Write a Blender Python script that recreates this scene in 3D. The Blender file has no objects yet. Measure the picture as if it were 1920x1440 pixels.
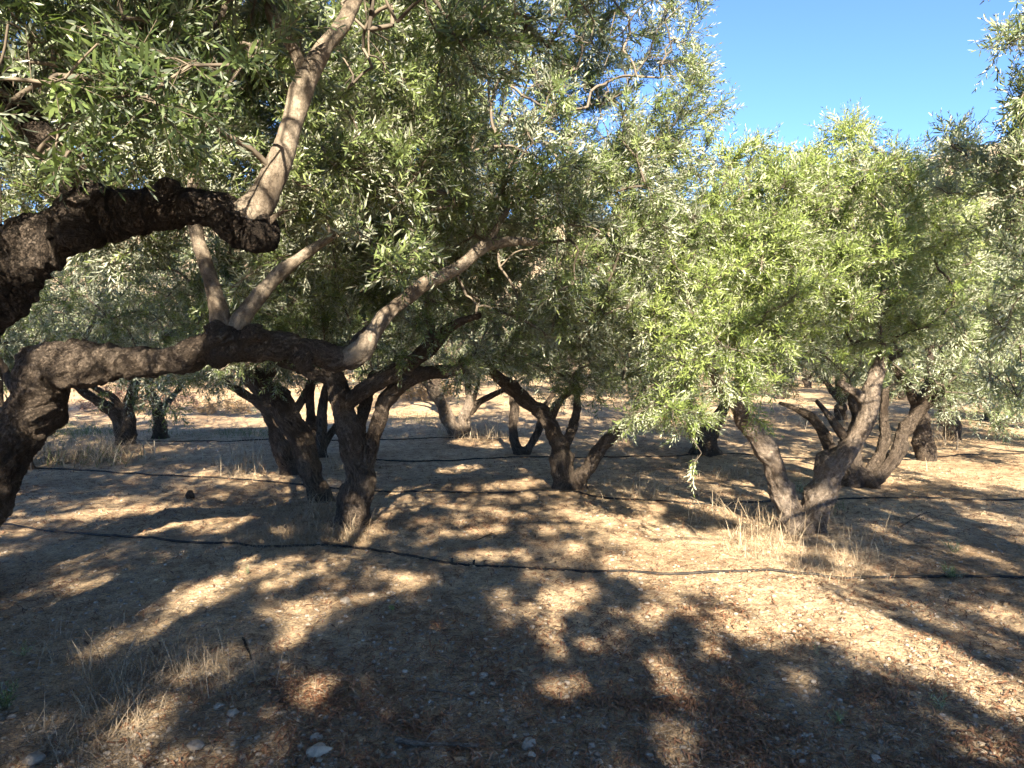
import bpy, bmesh, math, random
import numpy as np
from mathutils import Vector, Matrix
S = bpy.context.scene
COL = S.collection
R = math.radians

# ------------------------------------------------------------------ camera, sky, sun, exposure
F = 1387.0                                   # focal length in pixels of the 1920 px wide photograph
CAMZ = 1.6
PITCH = math.atan(80 / F)
cam = bpy.data.cameras.new('camera')
camo = bpy.data.objects.new('camera', cam); COL.objects.link(camo)
camo.location = (0, 0, CAMZ)
camo.rotation_euler = (R(90) - PITCH, 0, 0)
cam.sensor_width = 36; cam.lens = F / 1920 * 36; cam.clip_start = 0.05; cam.clip_end = 3000
S.camera = camo

SUN_EL = R(32); SUN_AZ = R(8)                # sun behind the photographer, a little to the right
sun_dir = Vector((math.sin(SUN_AZ) * math.cos(SUN_EL), -math.cos(SUN_AZ) * math.cos(SUN_EL), math.sin(SUN_EL)))
w = bpy.data.worlds.new('World'); S.world = w; w.use_nodes = True
nt = w.node_tree; bg = nt.nodes['Background']
sky = nt.nodes.new('ShaderNodeTexSky'); sky.sky_type = 'NISHITA'; sky.sun_disc = False
sky.sun_elevation = SUN_EL; sky.sun_rotation = math.pi - SUN_AZ
sky.air_density = 0.55; sky.dust_density = 0.0; sky.ozone_density = 6.5
nt.links.new(sky.outputs[0], bg.inputs[0]); bg.inputs[1].default_value = 0.059
sl = bpy.data.lights.new('sun', 'SUN'); sl.energy = 4.0; sl.angle = R(0.6); sl.color = (1.0, 0.86, 0.66)
so = bpy.data.objects.new('sun', sl); COL.objects.link(so)
so.rotation_euler = sun_dir.to_track_quat('Z', 'Y').to_euler()
S.view_settings.view_transform = 'Standard'; S.view_settings.look = 'None'
S.view_settings.exposure = 2.98; S.view_settings.gamma = 1
S.cycles.max_bounces = 6; S.cycles.diffuse_bounces = 4; S.cycles.transmission_bounces = 3
S.cycles.glossy_bounces = 2; S.cycles.use_adaptive_sampling = True; S.cycles.adaptive_threshold = 0.02

# ------------------------------------------------------------------ helpers
CP, SP = math.cos(PITCH), math.sin(PITCH)
def ray(px, py):
    u, v = (px - 960) / F, -(py - 720) / F
    return np.array([u, CP + v * SP, -SP + v * CP])
def P(px, py, D):
    d = ray(px, py)
    return np.array([0, 0, CAMZ]) + d * (D / d[1])
def gD(px, py):
    d = ray(px, py)
    return CAMZ / -d[2] * d[1]
def to_px(p):
    p = np.asarray(p, float); q = p - np.array([0, 0, CAMZ])
    z = q[..., 1] * CP - q[..., 2] * SP; v = q[..., 1] * SP + q[..., 2] * CP
    z = np.where(z < 0.05, 0.05, z)
    return 960 + q[..., 0] / z * F, 720 - v / z * F

def _h(ix, iy, iz):
    n = (ix.astype(np.int64) * 374761393 + iy.astype(np.int64) * 668265263 + iz.astype(np.int64) * 2147483647 + 1013904223) & 0xffffffff
    n = ((n ^ (n >> 13)) * 1274126177) & 0xffffffff
    n = n ^ (n >> 16)
    return (n & 0xffff) / 32767.5 - 1.0
def vnoise(p):
    p = np.asarray(p, float); i = np.floor(p); f = p - i; f = f * f * (3 - 2 * f)
    i = i.astype(np.int64); x, y, z = i[..., 0], i[..., 1], i[..., 2]; fx, fy, fz = f[..., 0], f[..., 1], f[..., 2]
    def L(a, b, t): return a + (b - a) * t
    return L(L(L(_h(x, y, z), _h(x + 1, y, z), fx), L(_h(x, y + 1, z), _h(x + 1, y + 1, z), fx), fy),
             L(L(_h(x, y, z + 1), _h(x + 1, y, z + 1), fx), L(_h(x, y + 1, z + 1), _h(x + 1, y + 1, z + 1), fx), fy), fz)
def fbm(p, o=4):
    p = np.asarray(p, float); s = 0; a = 1.0
    for k in range(o):
        s = s + a * vnoise(p * (2.03 ** k) + 17.3 * k); a *= 0.5
    return s / 1.9
def height(x, y):
    x = np.asarray(x, float); y = np.asarray(y, float)
    near = np.clip(1 - (np.hypot(x, y) - 12) / 20, 0, 1)
    q = np.stack([x, y, 0 * x], -1)
    h = 0.035 * fbm(q * 0.8, 2)
    h = h + near * (0.020 * fbm(q * 4 + 5, 3) + 0.013 * np.abs(fbm(q * 11 + 9, 3)) + 0.006 * fbm(q * 31, 2))
    return h

def mesh_np(name, V, faces, nper, mats, rnd=None, midx=None, smooth=False):
    """V (N,3); faces flat loop index array; nper verts per polygon (array)"""
    me = bpy.data.meshes.new(name)
    V = np.ascontiguousarray(V, np.float32); faces = np.ascontiguousarray(faces, np.int32); nper = np.ascontiguousarray(nper, np.int32)
    me.vertices.add(len(V)); me.vertices.foreach_set('co', V.ravel())
    me.loops.add(len(faces)); me.loops.foreach_set('vertex_index', faces)
    me.polygons.add(len(nper))
    st = np.concatenate([[0], np.cumsum(nper)[:-1]]).astype(np.int32)
    me.polygons.foreach_set('loop_start', st)
    if midx is not None: me.polygons.foreach_set('material_index', np.ascontiguousarray(midx, np.int32))
    if smooth: me.polygons.foreach_set('use_smooth', np.ones(len(nper), bool))
    if rnd is not None:
        a = me.attributes.new('rnd', 'FLOAT', 'POINT'); a.data.foreach_set('value', np.ascontiguousarray(rnd, np.float32))
    me.update(calc_edges=True)
    for m in mats: me.materials.append(m)
    return me
def link(name, me, parent=None, loc=None):
    o = bpy.data.objects.new(name, me); COL.objects.link(o)
    if parent is not None: o.parent = parent
    if loc is not None: o.location = loc
    return o
def tag(o, label=None, cat=None, group=None, kind=None):
    if label: o['label'] = label
    if cat: o['category'] = cat
    if group: o['group'] = group
    if kind: o['kind'] = kind
    return o

# ------------------------------------------------------------------ materials
def newmat(name):
    m = bpy.data.materials.new(name); m.use_nodes = True
    return m, m.node_tree, m.node_tree.nodes, m.node_tree.links
def ramp(N, stops, interp='LINEAR'):
    r = N.new('ShaderNodeValToRGB'); e = r.color_ramp.elements; r.color_ramp.interpolation = interp
    while len(e) > 1: e.remove(e[-1])
    for i, (p, c) in enumerate(stops):
        k = e[0] if i == 0 else e.new(p)
        k.position = p; k.color = (*c, 1)
    return r
def noise(N, L, scale, detail=6, rough=0.6, vec=None):
    n = N.new('ShaderNodeTexNoise'); n.inputs['Scale'].default_value = scale
    n.inputs['Detail'].default_value = detail; n.inputs['Roughness'].default_value = rough
    if vec is not None: L.new(vec, n.inputs['Vector'])
    return n
def mix(N, L, fac, a, b, blend='MIX'):
    m = N.new('ShaderNodeMix'); m.data_type = 'RGBA'; m.blend_type = blend
    for s, v in ((0, fac), (6, a), (7, b)):
        if hasattr(v, 'links') or hasattr(v, 'is_linked'): L.new(v, m.inputs[s])
        else: m.inputs[s].default_value = v if s == 0 else (*v, 1)
    return m.outputs[2]
def math_(N, L, op, a, b=None, clamp=False):
    m = N.new('ShaderNodeMath'); m.operation = op; m.use_clamp = clamp
    for s, v in ((0, a), (1, b)):
        if v is None: continue
        if hasattr(v, 'is_linked'): L.new(v, m.inputs[s])
        else: m.inputs[s].default_value = v
    return m.outputs[0]

def leaf_mat(name, top, back, trans=0.24):
    m, t, N, L = newmat(name)
    b = N['Principled BSDF']; out = N['Material Output']
    at = N.new('ShaderNodeAttribute'); at.attribute_name = 'rnd'
    rt = ramp(N, top); rb = ramp(N, back)
    L.new(at.outputs['Fac'], rt.inputs[0]); L.new(at.outputs['Fac'], rb.inputs[0])
    ge = N.new('ShaderNodeNewGeometry')
    c = mix(N, L, ge.outputs['Backfacing'], rt.outputs[0], rb.outputs[0])
    L.new(c, b.inputs['Base Color'])
    ro = math_(N, L, 'MULTIPLY_ADD', ge.outputs['Backfacing'], 0.3); N[-1].inputs[2].default_value = 0.38
    L.new(ro, b.inputs['Roughness'])
    b.inputs['Specular IOR Level'].default_value = 0.45
    tr = N.new('ShaderNodeBsdfTranslucent')
    tc = mix(N, L, 1.0, rt.outputs[0], (1.9, 2.0, 1.0), 'MULTIPLY'); L.new(tc, tr.inputs[0])
    ms = N.new('ShaderNodeMixShader'); ms.inputs[0].default_value = trans
    L.new(b.outputs[0], ms.inputs[1]); L.new(tr.outputs[0], ms.inputs[2]); L.new(ms.outputs[0], out.inputs[0])
    return m
M_LEAF = leaf_mat('olive_leaf', [(0, (0.048, 0.070, 0.030)), (0.45, (0.095, 0.130, 0.048)), (0.8, (0.17, 0.215, 0.078)), (0.96, (0.26, 0.30, 0.11)), (1.0, (0.38, 0.29, 0.09))],
                  [(0, (0.20, 0.22, 0.175)), (0.6, (0.31, 0.335, 0.27)), (1.0, (0.42, 0.44, 0.34))])
M_LEAFG = leaf_mat('olive_leaf_silver', [(0, (0.085, 0.112, 0.056)), (0.45, (0.14, 0.18, 0.085)), (0.85, (0.20, 0.245, 0.12)), (0.97, (0.20, 0.23, 0.12)), (1.0, (0.34, 0.27, 0.10))],
                  [(0, (0.24, 0.27, 0.20)), (0.6, (0.34, 0.37, 0.29)), (1.0, (0.42, 0.44, 0.35))])
M_LEAFY = leaf_mat('olive_leaf_young', [(0, (0.085, 0.120, 0.038)), (0.45, (0.165, 0.220, 0.065)), (0.85, (0.26, 0.32, 0.095)), (1.0, (0.36, 0.38, 0.14))],
                  [(0, (0.24, 0.27, 0.19)), (0.6, (0.34, 0.37, 0.27)), (1.0, (0.44, 0.46, 0.34))])

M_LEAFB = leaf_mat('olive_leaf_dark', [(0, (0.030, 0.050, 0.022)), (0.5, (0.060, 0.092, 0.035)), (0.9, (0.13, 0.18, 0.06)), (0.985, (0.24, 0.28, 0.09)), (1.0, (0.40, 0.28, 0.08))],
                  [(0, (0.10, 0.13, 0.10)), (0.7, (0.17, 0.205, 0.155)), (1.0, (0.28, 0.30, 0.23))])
def bark_mat(name, dark, mid, pale, palefac, bump=0.6, scale=1.0):
    m, t, N, L = newmat(name)
    b = N['Principled BSDF']
    tc = N.new('ShaderNodeTexCoord'); v = tc.outputs['Object']
    at = N.new('ShaderNodeAttribute'); at.attribute_name = 'bk'; g = at.outputs['Vector']
    n1 = noise(N, L, 6 * scale, 6, 0.65, v); n2 = noise(N, L, 55 * scale, 10, 0.75, g); n3 = noise(N, L, 3.0, 4, 0.6, v); n4 = noise(N, L, 45, 6, 0.7, v)
    vo = N.new('ShaderNodeTexVoronoi'); vo.feature = 'DISTANCE_TO_EDGE'; vo.inputs['Scale'].default_value = 42 * scale
    dv = mix(N, L, 0.12, g, n4.outputs['Color'], 'ADD'); L.new(dv, vo.inputs['Vector'])
    c1 = ramp(N, [(0.34, dark), (0.50, mid), (0.70, pale)]); L.new(n2.outputs['Fac'], c1.inputs[0])
    rp = ramp(N, [(0.52 - palefac * 0.25, (0, 0, 0)), (0.85 - palefac * 0.3, (1, 1, 1))]); L.new(n1.outputs['Fac'], rp.inputs[0])
    c2 = mix(N, L, rp.outputs[0], c1.outputs[0], tuple((p + q) / 2 for p, q in zip(mid, pale)))
    ck = ramp(N, [(0.0, (0.30, 0.27, 0.24)), (0.10, (1, 1, 1))]); L.new(vo.outputs['Distance'], ck.inputs[0])
    c3 = mix(N, L, 0.5 + 0.4 * (1 - palefac), c2, ck.outputs[0], 'MULTIPLY')
    rd = ramp(N, [(0.50, (1, 1, 1)), (0.62, (0.42, 0.39, 0.37))]); L.new(n3.outputs['Fac'], rd.inputs[0])
    c4 = mix(N, L, 0.85, c3, rd.outputs[0], 'MULTIPLY')
    sp = ramp(N, [(0.60, (1, 1, 1)), (0.70, (0.35, 0.33, 0.31))]); L.new(n4.outputs['Fac'], sp.inputs[0])
    c5 = mix(N, L, 0.8, c4, sp.outputs[0], 'MULTIPLY')
    L.new(c5, b.inputs['Base Color']); b.inputs['Roughness'].default_value = 0.92; b.inputs['Specular IOR Level'].default_value = 0.15
    hs = math_(N, L, 'MULTIPLY', ck.outputs[0], 0.6 * (1.2 - palefac)); hh = math_(N, L, 'ADD', hs, n2.outputs['Fac']); hh = math_(N, L, 'ADD', hh, math_(N, L, 'MULTIPLY', n4.outputs['Fac'], .5))
    bp = N.new('ShaderNodeBump'); bp.inputs['Strength'].default_value = bump; bp.inputs['Distance'].default_value = 0.03
    L.new(hh, bp.inputs['Height']); L.new(bp.outputs[0], b.inputs['Normal'])
    return m
M_BARK = bark_mat('rough_olive_bark', (0.028, 0.021, 0.017), (0.115, 0.090, 0.070), (0.29, 0.235, 0.185), 0.35, 1.1)
M_BLACK = bark_mat('sooty_olive_bark', (0.018, 0.014, 0.012), (0.075, 0.059, 0.047), (0.23, 0.19, 0.155), 0.2, 1.1)
M_PALE = bark_mat('smooth_olive_bark', (0.060, 0.050, 0.040), (0.155, 0.130, 0.102), (0.265, 0.228, 0.182), 0.5, 0.5, 0.6)
M_RED = bark_mat('reddish_olive_bark', (0.045, 0.033, 0.026), (0.19, 0.152, 0.120), (0.42, 0.355, 0.290), 0.5, 0.9, 0.9)
def plain(name, stops, rough=0.8, trans=0, attr='rnd', spec=0.3):
    m, t, N, L = newmat(name); b = N['Principled BSDF']
    at = N.new('ShaderNodeAttribute'); at.attribute_name = attr
    r = ramp(N, stops); L.new(at.outputs['Fac'], r.inputs[0]); L.new(r.outputs[0], b.inputs['Base Color'])
    b.inputs['Roughness'].default_value = rough; b.inputs['Specular IOR Level'].default_value = spec
    if trans:
        tr = N.new('ShaderNodeBsdfTranslucent'); L.new(r.outputs[0], tr.inputs[0])
        ms = N.new('ShaderNodeMixShader'); ms.inputs[0].default_value = trans
        L.new(b.outputs[0], ms.inputs[1]); L.new(tr.outputs[0], ms.inputs[2]); L.new(ms.outputs[0], N['Material Output'].inputs[0])
    return m
M_TWIG = plain('olive_twig', [(0, (0.060, 0.050, 0.040)), (1, (0.15, 0.125, 0.095))])
M_STRAW = plain('dry_straw', [(0, (0.20, 0.14, 0.09)), (0.5, (0.38, 0.30, 0.20)), (1, (0.58, 0.50, 0.37))], 0.7, 0.25)
M_LITTER = plain('dead_leaf', [(0, (0.06, 0.035, 0.022)), (0.4, (0.17, 0.085, 0.048)), (0.75, (0.27, 0.165, 0.10)), (1, (0.42, 0.34, 0.24))], 0.65, 0.1)
M_STRAWG = plain('weathered_straw', [(0, (0.10, 0.075, 0.05)), (0.5, (0.23, 0.18, 0.125)), (1, (0.42, 0.35, 0.25))], 0.8, 0.1)
M_GREEN = plain('green_blade', [(0, (0.05, 0.09, 0.025)), (1, (0.16, 0.20, 0.06))], 0.6, 0.25)
M_DEBRIS = plain('twig_debris', [(0, (0.06, 0.045, 0.035)), (0.5, (0.20, 0.16, 0.12)), (1, (0.42, 0.36, 0.27))], 0.85)
def stone_mat(name, a, c):
    m, t, N, L = newmat(name); b = N['Principled BSDF']
    at = N.new('ShaderNodeAttribute'); at.attribute_name = 'rnd'
    r = ramp(N, [(0, a), (1, c)]); L.new(at.outputs['Fac'], r.inputs[0])
    tc = N.new('ShaderNodeTexCoord'); n = noise(N, L, 30, 8, 0.7, tc.outputs['Object'])
    rr = ramp(N, [(0.3, (0.6, 0.58, 0.55)), (0.65, (1.15, 1.12, 1.08))]); L.new(n.outputs['Fac'], rr.inputs[0])
    L.new(mix(N, L, 1.0, r.outputs[0], rr.outputs[0], 'MULTIPLY'), b.inputs['Base Color']); b.inputs['Roughness'].default_value = 0.9
    bp = N.new('ShaderNodeBump'); bp.inputs['Strength'].default_value = 0.5; bp.inputs['Distance'].default_value = 0.01
    L.new(n.outputs['Fac'], bp.inputs['Height']); L.new(bp.outputs[0], b.inputs['Normal'])
    return m
M_STONE = stone_mat('limestone_pebble', (0.17, 0.145, 0.12), (0.36, 0.32, 0.265))

def ground_mat():
    m, t, N, L = newmat('dry_soil'); b = N['Principled BSDF']
    ge = N.new('ShaderNodeNewGeometry'); v = ge.outputs['Position']
    a = noise(N, L, 0.7, 4, 0.55, v); c = noise(N, L, 9, 8, 0.7, v); d = noise(N, L, 70, 8, 0.75, v); e = noise(N, L, 2.4, 5, 0.6, v)
    base = ramp(N, [(0.35, (0.36, 0.268, 0.175)), (0.62, (0.54, 0.425, 0.290))]); L.new(a.outputs['Fac'], base.inputs[0])
    mc = ramp(N, [(0.34, (0.42, 0.36, 0.31)), (0.50, (0.95, 0.94, 0.92)), (0.64, (1.2, 1.17, 1.1))]); L.new(c.outputs['Fac'], mc.inputs[0])
    x = mix(N, L, 0.9, base.outputs[0], mc.outputs[0], 'MULTIPLY')
    md = ramp(N, [(0.38, (0.32, 0.27, 0.23)), (0.50, (0.95, 0.94, 0.92)), (0.64, (1.4, 1.36, 1.26))]); L.new(d.outputs['Fac'], md.inputs[0])
    x = mix(N, L, 0.8, x, md.outputs[0], 'MULTIPLY')
    re = ramp(N, [(0.52, (0, 0, 0)), (0.66, (1, 1, 1))]); L.new(e.outputs['Fac'], re.inputs[0])   # reddish mulch of rotted leaves
    rf = math_(N, L, 'MULTIPLY', re.outputs[0], 0.5)
    x = mix(N, L, rf, x, (0.20, 0.115, 0.065))
    vo = N.new('ShaderNodeTexVoronoi'); vo.inputs['Scale'].default_value = 30; vo.inputs['Randomness'].default_value = 1; L.new(v, vo.inputs['Vector'])
    vr = ramp(N, [(0.10, (1, 1, 1)), (0.20, (0, 0, 0))]); L.new(vo.outputs['Distance'], vr.inputs[0])
    pb = ramp(N, [(0.0, (0.22, 0.19, 0.15)), (1.0, (0.5, 0.45, 0.36))]); L.new(vo.outputs['Color'], pb.inputs[0])
    x = mix(N, L, math_(N, L, 'MULTIPLY', vr.outputs[0], 0.6), x, pb.outputs[0])
    L.new(x, b.inputs['Base Color']); b.inputs['Roughness'].default_value = 0.95; b.inputs['Specular IOR Level'].default_value = 0.15
    h1 = math_(N, L, 'MULTIPLY', c.outputs['Fac'], 2.2); h2 = math_(N, L, 'ADD', h1, math_(N, L, 'MULTIPLY', d.outputs['Fac'], 0.7))
    h3 = math_(N, L, 'ADD', h2, math_(N, L, 'MULTIPLY', vr.outputs[0], 0.3))
    bp = N.new('ShaderNodeBump'); bp.inputs['Strength'].default_value = 1.0; bp.inputs['Distance'].default_value = 0.028
    L.new(h3, bp.inputs['Height']); L.new(bp.outputs[0], b.inputs['Normal'])
    return m
M_SOIL = ground_mat()

# ------------------------------------------------------------------ the ground and the hill
def axis(lo, hi, step, far, grow=1.12):
    a = list(np.arange(lo, hi, step)); s = step; x = a[-1]
    while x < far: s *= grow; x += s; a.append(x)
    s = step; x = a[0]; pre = []
    while x > -far: s *= grow; x -= s; pre.append(x)
    return np.array(pre[::-1] + a)
gx = axis(-4.5, 5.0, 0.022, 320); gy = axis(2.2, 8.0, 0.022, 420, 1.10); gy = gy[gy > -60]
X, Y = np.meshgrid(gx, gy); Z = height(X, Y)
nx, ny = len(gx), len(gy)
ii = (np.arange(ny - 1)[:, None] * nx + np.arange(nx - 1)[None]).ravel()
fc = np.stack([ii, ii + 1, ii + nx + 1, ii + nx], 1).ravel()
ground = link('ground', mesh_np('ground', np.stack([X, Y, Z], -1).reshape(-1, 3), fc, np.full(len(ii), 4), [M_SOIL], smooth=True))
tag(ground, 'dry stony orchard soil dappled with leaf shade', 'ground', kind='structure')

def hill_mat():
    m, t, N, L = newmat('dry_hillside'); b = N['Principled BSDF']
    ge = N.new('ShaderNodeNewGeometry'); v = ge.outputs['Position']
    a = noise(N, L, 0.05, 8, 0.65, v); c = noise(N, L, 0.6, 6, 0.7, v)
    base = ramp(N, [(0.4, (0.20, 0.15, 0.10)), (0.6, (0.36, 0.27, 0.17))]); L.new(a.outputs['Fac'], base.inputs[0])
    sc = ramp(N, [(0.52, (0, 0, 0)), (0.58, (1, 1, 1))]); L.new(c.outputs['Fac'], sc.inputs[0])
    x = mix(N, L, sc.outputs[0], base.outputs[0], (0.06, 0.075, 0.035))
    L.new(x, b.inputs['Base Color']); b.inputs['Roughness'].default_value = 1
    return m
hx = np.linspace(-260, 380, 161); hy = np.linspace(60, 360, 76)
HX, HY = np.meshgrid(hx, hy)
t_ = np.clip((HY - 60) / 180, 0, 1); prof = t_ * t_ * (3 - 2 * t_)
top = 52 + 14 * np.tanh((HX - 110) / 40)
HZ = prof * top * (1 - 0.15 * np.clip((HY - 240) / 120, 0, 1)) + 2.5 * prof * fbm(np.stack([HX, HY, 0 * HX], -1) * 0.04, 4) - 0.25
n2 = len(hx); ii = (np.arange(len(hy) - 1)[:, None] * n2 + np.arange(n2 - 1)[None]).ravel()
hill = link('hill', mesh_np('hill', np.stack([HX, HY, HZ], -1).reshape(-1, 3), np.stack([ii, ii + 1, ii + n2 + 1, ii + n2], 1).ravel(), np.full(len(ii), 4), [hill_mat()], smooth=True))
tag(hill, 'brown dry hillside rising behind the orchard', 'hill', kind='structure')

# ------------------------------------------------------------------ wood
def catmull(pts, n=6):
    pts = np.asarray(pts, float)
    if len(pts) < 3: 
        t = np.linspace(0, 1, n)[:, None]; return pts[0] * (1 - t) + pts[-1] * t
    q = np.vstack([2 * pts[0] - pts[1], pts, 2 * pts[-1] - pts[-2]]); out = []
    for i in range(1, len(q) - 2):
        for t in np.linspace(0, 1, n, endpoint=False):
            out.append(0.5 * ((2 * q[i]) + (-q[i - 1] + q[i + 1]) * t + (2 * q[i - 1] - 5 * q[i] + 4 * q[i + 1] - q[i + 2]) * t * t + (-q[i - 1] + 3 * q[i] - 3 * q[i + 1] + q[i + 2]) * t ** 3))
    out.append(pts[-1]); return np.array(out)
def frames(c):
    T = np.gradient(c, axis=0); T /= np.linalg.norm(T, axis=1)[:, None] + 1e-9
    u = np.cross(T[0], [0.3, 0.2, 1.0]); u /= np.linalg.norm(u); U = []
    for t in T:
        u = u - t * np.dot(u, t); u /= np.linalg.norm(u) + 1e-9; U.append(u)
    U = np.array(U); return U, np.cross(T, U)
def tube(chain, seg=10, rough=0.0):
    """chain (n,4) xyz r -> verts, quads, with closed ends"""
    c, r = chain[:, :3], chain[:, 3]; U, W = frames(c)
    a = np.linspace(0, 2 * np.pi, seg, endpoint=False)
    ring = c[:, None] + r[:, None, None] * (U[:, None] * np.cos(a)[None, :, None] + W[:, None] * np.sin(a)[None, :, None])
    V = ring.reshape(-1, 3); n = len(c)
    i, j = np.meshgrid(np.arange(n - 1), np.arange(seg), indexing='ij')
    q = np.stack([i * seg + j, i * seg + (j + 1) % seg, (i + 1) * seg + (j + 1) % seg, (i + 1) * seg + j], -1).reshape(-1, 4)
    return V, q, n, seg
RM = bpy.data.objects.new('tmp', None)
def wood_mesh(name, chains, vox, mat, base, amp=0.16, seed=0):
    """chains fused by a voxel remesh into one gnarled surface; vertices relative to base"""
    bm = bmesh.new()
    for ch in chains:
        V, q, n, seg = tube(ch, 12)
        vs = [bm.verts.new(v) for v in V]
        for f in q: bm.faces.new([vs[k] for k in f])
        bm.faces.new(vs[:seg][::-1]); bm.faces.new(vs[-seg:])
    bmesh.ops.recalc_face_normals(bm, faces=bm.faces)
    me = bpy.data.meshes.new(name); bm.to_mesh(me); bm.free()
    o = bpy.data.objects.new('tmp', me); COL.objects.link(o)
    md = o.modifiers.new('r', 'REMESH'); md.mode = 'VOXEL'; md.voxel_size = vox
    sm = o.modifiers.new('s', 'SMOOTH'); sm.factor = 0.5; sm.iterations = 6
    dg = bpy.context.evaluated_depsgraph_get(); ev = o.evaluated_get(dg)
    m2 = bpy.data.meshes.new_from_object(ev)
    bpy.data.objects.remove(o); bpy.data.meshes.remove(me)
    n = len(m2.vertices); co = np.empty(n * 3, np.float32); m2.vertices.foreach_get('co', co); co = co.reshape(-1, 3).astype(float)
    no = np.empty(n * 3, np.float32); m2.vertices.foreach_get('normal', no); no = no.reshape(-1, 3)
    allc = np.vstack(chains)                                    # local radius sets the size of the lumps
    FU, FW, FS = [], [], []
    for j, c in enumerate(chains):
        U, W_ = frames(c[:, :3]); FU.append(U); FW.append(W_); FS.append(np.concatenate([[0], np.cumsum(np.linalg.norm(np.diff(c[:, :3], axis=0), axis=1))]) + j * 3.1)
    FU, FW, FS = np.vstack(FU), np.vstack(FW), np.concatenate(FS); FT = np.cross(FU, FW); near_i = np.empty(n, int)
    rr = np.empty(n)
    for s in range(0, n, 20000):
        d = np.linalg.norm(co[s:s + 20000, None] - allc[None, :, :3], axis=2); near_i[s:s + 20000] = d.argmin(1); rr[s:s + 20000] = allc[near_i[s:s + 20000], 3]
    k = 1 / 0.11
    q = co + seed * 7.7
    dis = rr * amp * (1.3 * fbm(q * k, 2) + 0.9 * (0.5 - np.abs(fbm(q * k * 2.1 + 3, 3))) * 1.4)
    of = co - allc[near_i, :3]; tw = 1.6 * FS[near_i] / np.maximum(rr * 8, .3)
    lu, lw = (of * FU[near_i]).sum(1), (of * FW[near_i]).sum(1); ls = FS[near_i] + (of * FT[near_i]).sum(1)
    lu, lw = lu * np.cos(tw) - lw * np.sin(tw), lu * np.sin(tw) + lw * np.cos(tw)
    bk = np.stack([lu, lw, ls * 0.2], 1)
    dis += rr * amp * 1.5 * (0.28 - np.abs(fbm(bk / np.maximum(rr, .03)[:, None] * 1.25 + seed, 2)))     # twisted ribs along the limb
    dis += np.minimum(rr, 0.12) * amp * 0.8 * (0.25 - np.abs(fbm(bk * 34, 3)))                             # fissures
    kn = np.clip(fbm(q * 6.5 + 40, 1) - 0.42, 0, 1); dis += rr * kn * 1.6 * (amp / .16)                    # knots
    co = co + no * dis[:, None] - base
    m2.vertices.foreach_set('co', co.astype(np.float32).ravel())
    m2.polygons.foreach_set('use_smooth', np.ones(len(m2.polygons), bool))
    m2.materials.clear(); m2.materials.append(mat); a = m2.attributes.new('bk', 'FLOAT_VECTOR', 'POINT'); a.data.foreach_set('vector', bk.astype(np.float32).ravel()); m2.update(); m2.name = name
    return m2
def resample(chain, seed=0, wob=0.12):
    c = catmull(chain, 7)
    nz = np.stack([vnoise(c[:, :3] * 5 + seed), vnoise(c[:, :3] * 5 + seed + 31), vnoise(c[:, :3] * 5 + seed + 67)], 1)
    env = np.clip(np.arange(len(c)) / 6, 0, 1)[:, None]
    c[:, :3] += nz * c[:, 3:4] * wob * 3 * env
    c[:, 3] *= 1 + 0.16 * vnoise(c[:, :3] * 9 + seed)
    return c

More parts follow.
